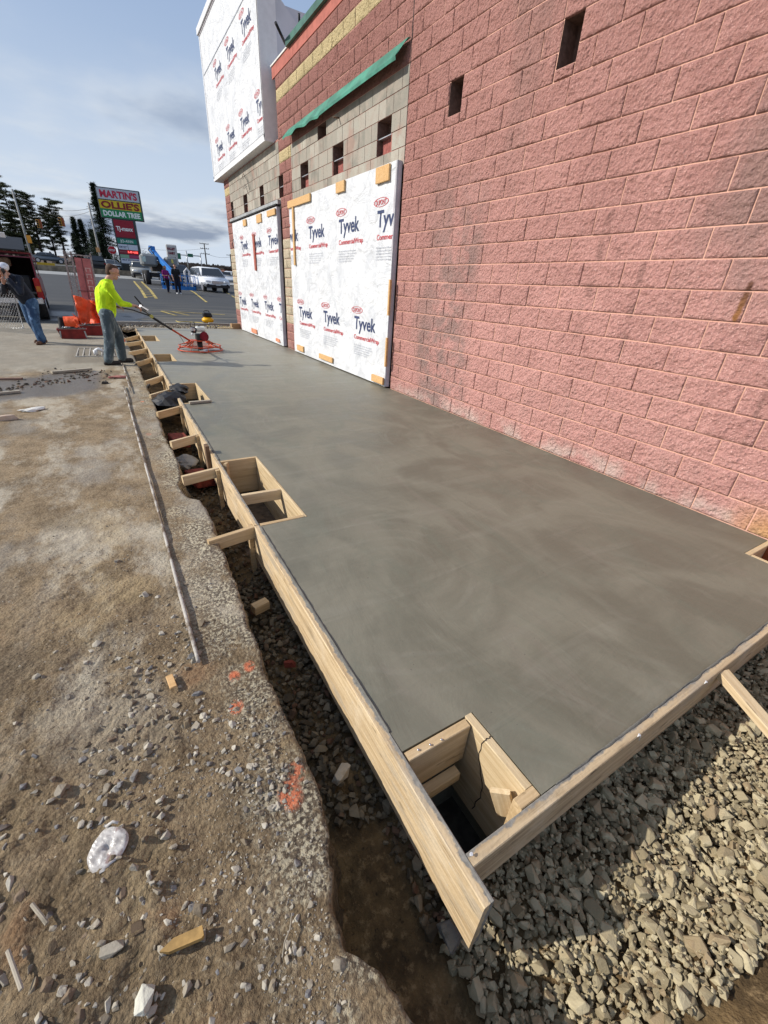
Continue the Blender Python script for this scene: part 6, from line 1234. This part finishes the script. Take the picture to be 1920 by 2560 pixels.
def sag(a, c, s, n=14): a, c = Vector(a), Vector(c); return [a.lerp(c, i / n) - Vector((0, 0, s * 4 * (i / n) * (1 - i / n))) for i in range(n + 1)]
props(MB().tube(sag((-13.5, 100, 11.7), (-3.66, 80, 9.1), 1.0), .025, 4, False).tube(sag((-13.5, 100, 11.4), (-3.66, 80, 8.8), 1.4), .02, 4, False).build('span_wire', M_black), 'thin span wires sagging between the two pale poles', 'wire')
def signal(x, y, z, rz, label):
    E = empty('traffic_signal', (x, y, z), rz, label, 'traffic light', 'traffic lights on the span wire'); MB().box((0, 0, 0), (.36, .3, 1.05), None, .03).build('housing', plain('signal_yellow', (.45, .22, .03), .6), E)
    for i in range(3): MB().cyl((0, -.2, .33 - i * .33), .13, .12, 'Y', 12).build('lens', M_dark, E)
    MB().box((.28, .1, 0), (.3, .25, 1.1), None, .03).build('side_housing', plain('signal_rust', (.30, .08, .03), .6), E); MB().tube([(0, 0, .5), (0, 0, 1.6)], .03, 5).build('hanger', M_black, E)
signal(-10.83, 93, 7.55, R(-15), 'left one of the two hanging yellow traffic lights in front of the pines'); signal(-7.68, 88, 7.75, R(-25), 'right one of the two hanging traffic lights, near the umbrella-shaped pine')
up_ = empty('power_pole', (17.82, 120, gz(120)), 0, 'dark power pole with three crossarms above the white SUV', 'power pole'); MB().tube([(0, 0, 0), (0, 0, 6.4)], [.17, .12], 7).build('shaft', M_pd, up_)
for z, w in ((6.25, 2.0), (5.3, 1.9), (4.25, 1.9)): MB().box((0, 0, z), (w, .12, .1)).build('crossarm', M_pd, up_); [MB().cyl((x_q, 0, z + .12), .05, .16).build('insulator', M_pd, up_) for x_q in (-w / 2 + .1, -.4, .4, w / 2 - .1)]
u2 = empty('power_pole', (28.1, 140, gz(140)), 0, 'smaller distant power pole next to the building corner', 'power pole'); MB().tube([(0, 0, 0), (0, 0, 5.4)], .15, 6).build('shaft', M_pd, u2); MB().box((0, 0, 5.1), (2.2, .12, .12)).build('crossarm', M_pd, u2)
props(MB().tube(sag((17.8, 120, 7.0), (28.1, 140, 7.6), .5), .03, 4, False).tube(sag((4, 118, 6.7), (17.8, 120, 7.9), .4), .025, 4, False).build('power_line', M_black), 'faint power lines right of the dark pole', 'wire')
bb_ = empty('brown_building', (15.4, 82, gz(82)), 0, 'low brown building beyond the car park at the building corner', 'building'); MB().box((0, 0, .6), (4.6, 5, 1.5)).build('wall', plain('brick_brown', (.12, .06, .045), .9), bb_); MB().box((0, 0, 1.38), (4.8, 5.2, .12)).build('roof', M_dark, bb_)
# ================================================================== TREES
def mat_leaf(name, c0, c1):
    t = NT(name); r = t.island(); c = t.mix(r, c0, c1); t.b.inputs['Roughness'].default_value = .8; return t.out(c, .8, 0, .1)
M_pine = mat_leaf('pine_needles', (.035, .050, .026), (.15, .16, .085)); M_spr = mat_leaf('spruce_needles', (.016, .028, .018), (.055, .075, .042)); M_bark = plain('bark', (.045, .032, .025), .9, 0, .4, 6)
def tuft(b, p, r, n, rnd_, flat=.35):
    for i in range(n):
        a = rnd_.uniform(0, 6.28); el = rnd_.uniform(-.5, .9); d = Vector((math.cos(a) * math.cos(el), math.sin(a) * math.cos(el), math.sin(el) * .8)); s = Vector((-d.y, d.x, rnd_.uniform(-.4, .4))).normalized() * r * .13; L = r * rnd_.uniform(.5, 1.); q = Vector(p) + Vector((rnd_.gauss(0, r * .4), rnd_.gauss(0, r * .4), rnd_.gauss(0, r * .4 * flat)))
        b.add([q - s, q + s, q + d * L], [(0, 1, 2)])
def pine(x, y, h, label, seed, spread=2.6, start=.35, umbrella=False, kinds='pine', lean=0.):
    r_ = random.Random(seed); E = empty('pine_tree', (x, y, gz(y) - .3), 0, label, 'tree'); tb = MB(); pts = [(lean * (i / 8) ** 1.5 + .12 * math.sin(i + seed), .1 * math.cos(i * 1.3), h * i / 8) for i in range(9)]; tb.tube(pts, [max(.03, .024 * h * (1 - i / 8.6)) for i in range(9)], 7); cr_ = MB()
    n = int(50 * (1 - start) + 14)
    for i in range(n):
        f = start + (1 - start) * (i + r_.random()) / n; p0 = Vector((lean * f ** 1.5, 0, h * f)); L = spread * ((1.15 - f) ** .6 if not umbrella else (.45 + 1.0 * max(0, f - .55))) * r_.uniform(.45, 1.1); a = r_.uniform(0, 6.28)
        if umbrella and f < .72 and r_.random() < .5: L *= .5
        up = r_.uniform(.0, .35); p1 = p0 + Vector((math.cos(a) * L, math.sin(a) * L, L * up)); tb.tube([p0, p0.lerp(p1, .5) + Vector((0, 0, -.05)), p1], [.05, .035, .015], 4, False)
        for k in range(6): q = p0.lerp(p1, .35 + .65 * k / 5); tuft(cr_, q + Vector((r_.gauss(0, .25), r_.gauss(0, .25), .08)), .54, 34, r_)
    tb.build('trunk', M_bark, E); cr_.build('crown', M_pine, E); return E
def spruce(x, y, h, w, label, seed, dense=1.):
    r_ = random.Random(seed); E = empty('spruce_tree', (x, y, gz(y) - .3), 0, label, 'tree'); MB().tube([(0, 0, 0), (0, 0, h * .97)], [.22, .03], 7).build('trunk', M_bark, E); cr_ = MB(); n = int(h * 15 * dense)
    for i in range(n):
        f = .05 + .95 * i / n; L = 1.35 * w * (1.02 - f) ** 1.1 * r_.uniform(.55, 1.15) + .10; a = r_.uniform(0, 6.28); z = h * f; d = Vector((math.cos(a), math.sin(a), 0))
        for k in range(5): t = (k + .6) / 5; q = Vector((0, 0, z)) + d * L * t + Vector((0, 0, -.30 * L * t + .12 * L * t * t)); tuft(cr_, q, .32 + .22 * (1 - t), 19, r_, .5)
    cr_.build('crown', M_spr, E); return E
pine(-19.8, 128, 18.0, 'tallest dark pine cut off by the left picture edge', 2, 5.0, .12); pine(-16.2, 133, 13.0, 'dense pine just right of the tallest one', 5, 3.4, .15); pine(-14.2, 130, 12.6, 'broad pine behind the left traffic light', 3, 3.3, .22, lean=-.3)
pine(-12.4, 136, 10.5, 'pine between the broad pine and the umbrella pine', 37, 3.0, .25); pine(-18.8, 138, 14.5, 'tall pine directly behind the left span-wire pole', 41, 3.8, .12); pine(-9.8, 125, 11.6, 'leaning umbrella-shaped pine with bare lower trunk', 4, 2.6, .35, True, lean=-.8); pine(-24, 140, 15, 'pine behind the truck at the left edge', 9, 4., .1); pine(-21.5, 122, 9.5, 'bushy lower pine in front of the tallest one', 23, 3.4, .08); pine(-17.6, 124, 8.8, 'short wide pine left of the broad pine', 29, 3.2, .1)
spruce(-6.9, 120, 8.8, 1.7, 'left tip of the pair of small dark spruces', 6); spruce(-5.75, 121, 8.6, 1.8, 'right tip of the pair of small dark spruces', 7); spruce(-2.3, 105, 13.2, 4.0, 'big dark spruce behind the MARTIN\'S sign', 8, 1.3); spruce(-7.6, 124, 6.2, 1.8, 'low spruce at the left foot of the small spruce pair', 12); spruce(-4.2, 112, 6.6, 2.2, 'low dark spruce between the pair and the big spruce', 14); spruce(-3.0, 98, 5.4, 1.6, 'dark bushy spruce behind the stop sign', 19)
def bare(x, y, h, label, seed):
    r_ = random.Random(seed); E = empty('bare_tree', (x, y, gz(y) - .2), 0, label, 'tree'); tb = MB()
    def br(p, d, L, r, k):
        q = p + d * L; tb.tube([p, q], [r, r * .6], 4, False)
        if k: [br(p.lerp(q, r_.uniform(.5, 1)), (d + Vector((r_.gauss(0, .5), r_.gauss(0, .5), r_.uniform(0, .3)))).normalized(), L * .68, r * .6, k - 1) for _ in range(3)]
    br(Vector((0, 0, 0)), Vector((0, 0, 1)), h * .36, .09, 5); tb.build('trunk', plain('twig_grey', (.20, .17, .14), .9), E); return E
bare(2.9, 100, 5.0, 'small bare tree right of the pylon sign', 3)
# distant wooded hills, one mass
hb = MB(); r_ = random.Random(5)
X = np.linspace(-180, 330, 170); crest = 7.0 + 2.0 * vn(X * .03, X * 0, 3) + 1.2 * vn(X * .15, X * 0, 5) + np.clip((X - 25) / 60, 0, 1) * 1.5
XX, TT = np.meshgrid(X, np.linspace(0, 1, 7)); YY = 238 + TT * 60; ZZ = 2.5 + (crest[None] - 2.5) * np.sin(TT * math.pi / 2)
hl_ = link('hills', grid_mesh('hills', XX, YY, ZZ), mat_conc('bare_woods', (.085, .065, .052), (.16, .12, .095), .25)); hl_['kind'] = 'structure'
wv = MB()
for i in range(2600):
    x = r_.uniform(20, 75) if i % 3 else r_.uniform(-150, 300); t = r_.random(); z0 = float(np.interp(x, X, 2.5 + (crest - 2.5) * math.sin(t * math.pi / 2))); y = 236 + t * 60; s = r_.uniform(.5, 1.3); wv.add([(x - s * .6, y, z0 - .4), (x + s * .6, y, z0 - .4), (x + s * .5, y, z0 + s * r_.uniform(.4, .9)), (x, y, z0 + s * r_.uniform(.9, 1.5)), (x - s * .5, y, z0 + s * r_.uniform(.4, .9))], [(0, 1, 2, 3, 4)])
o = wv.build('woods', mat_leaf('winter_woods', (.07, .055, .045), (.17, .13, .10))); o['kind'] = 'stuff'
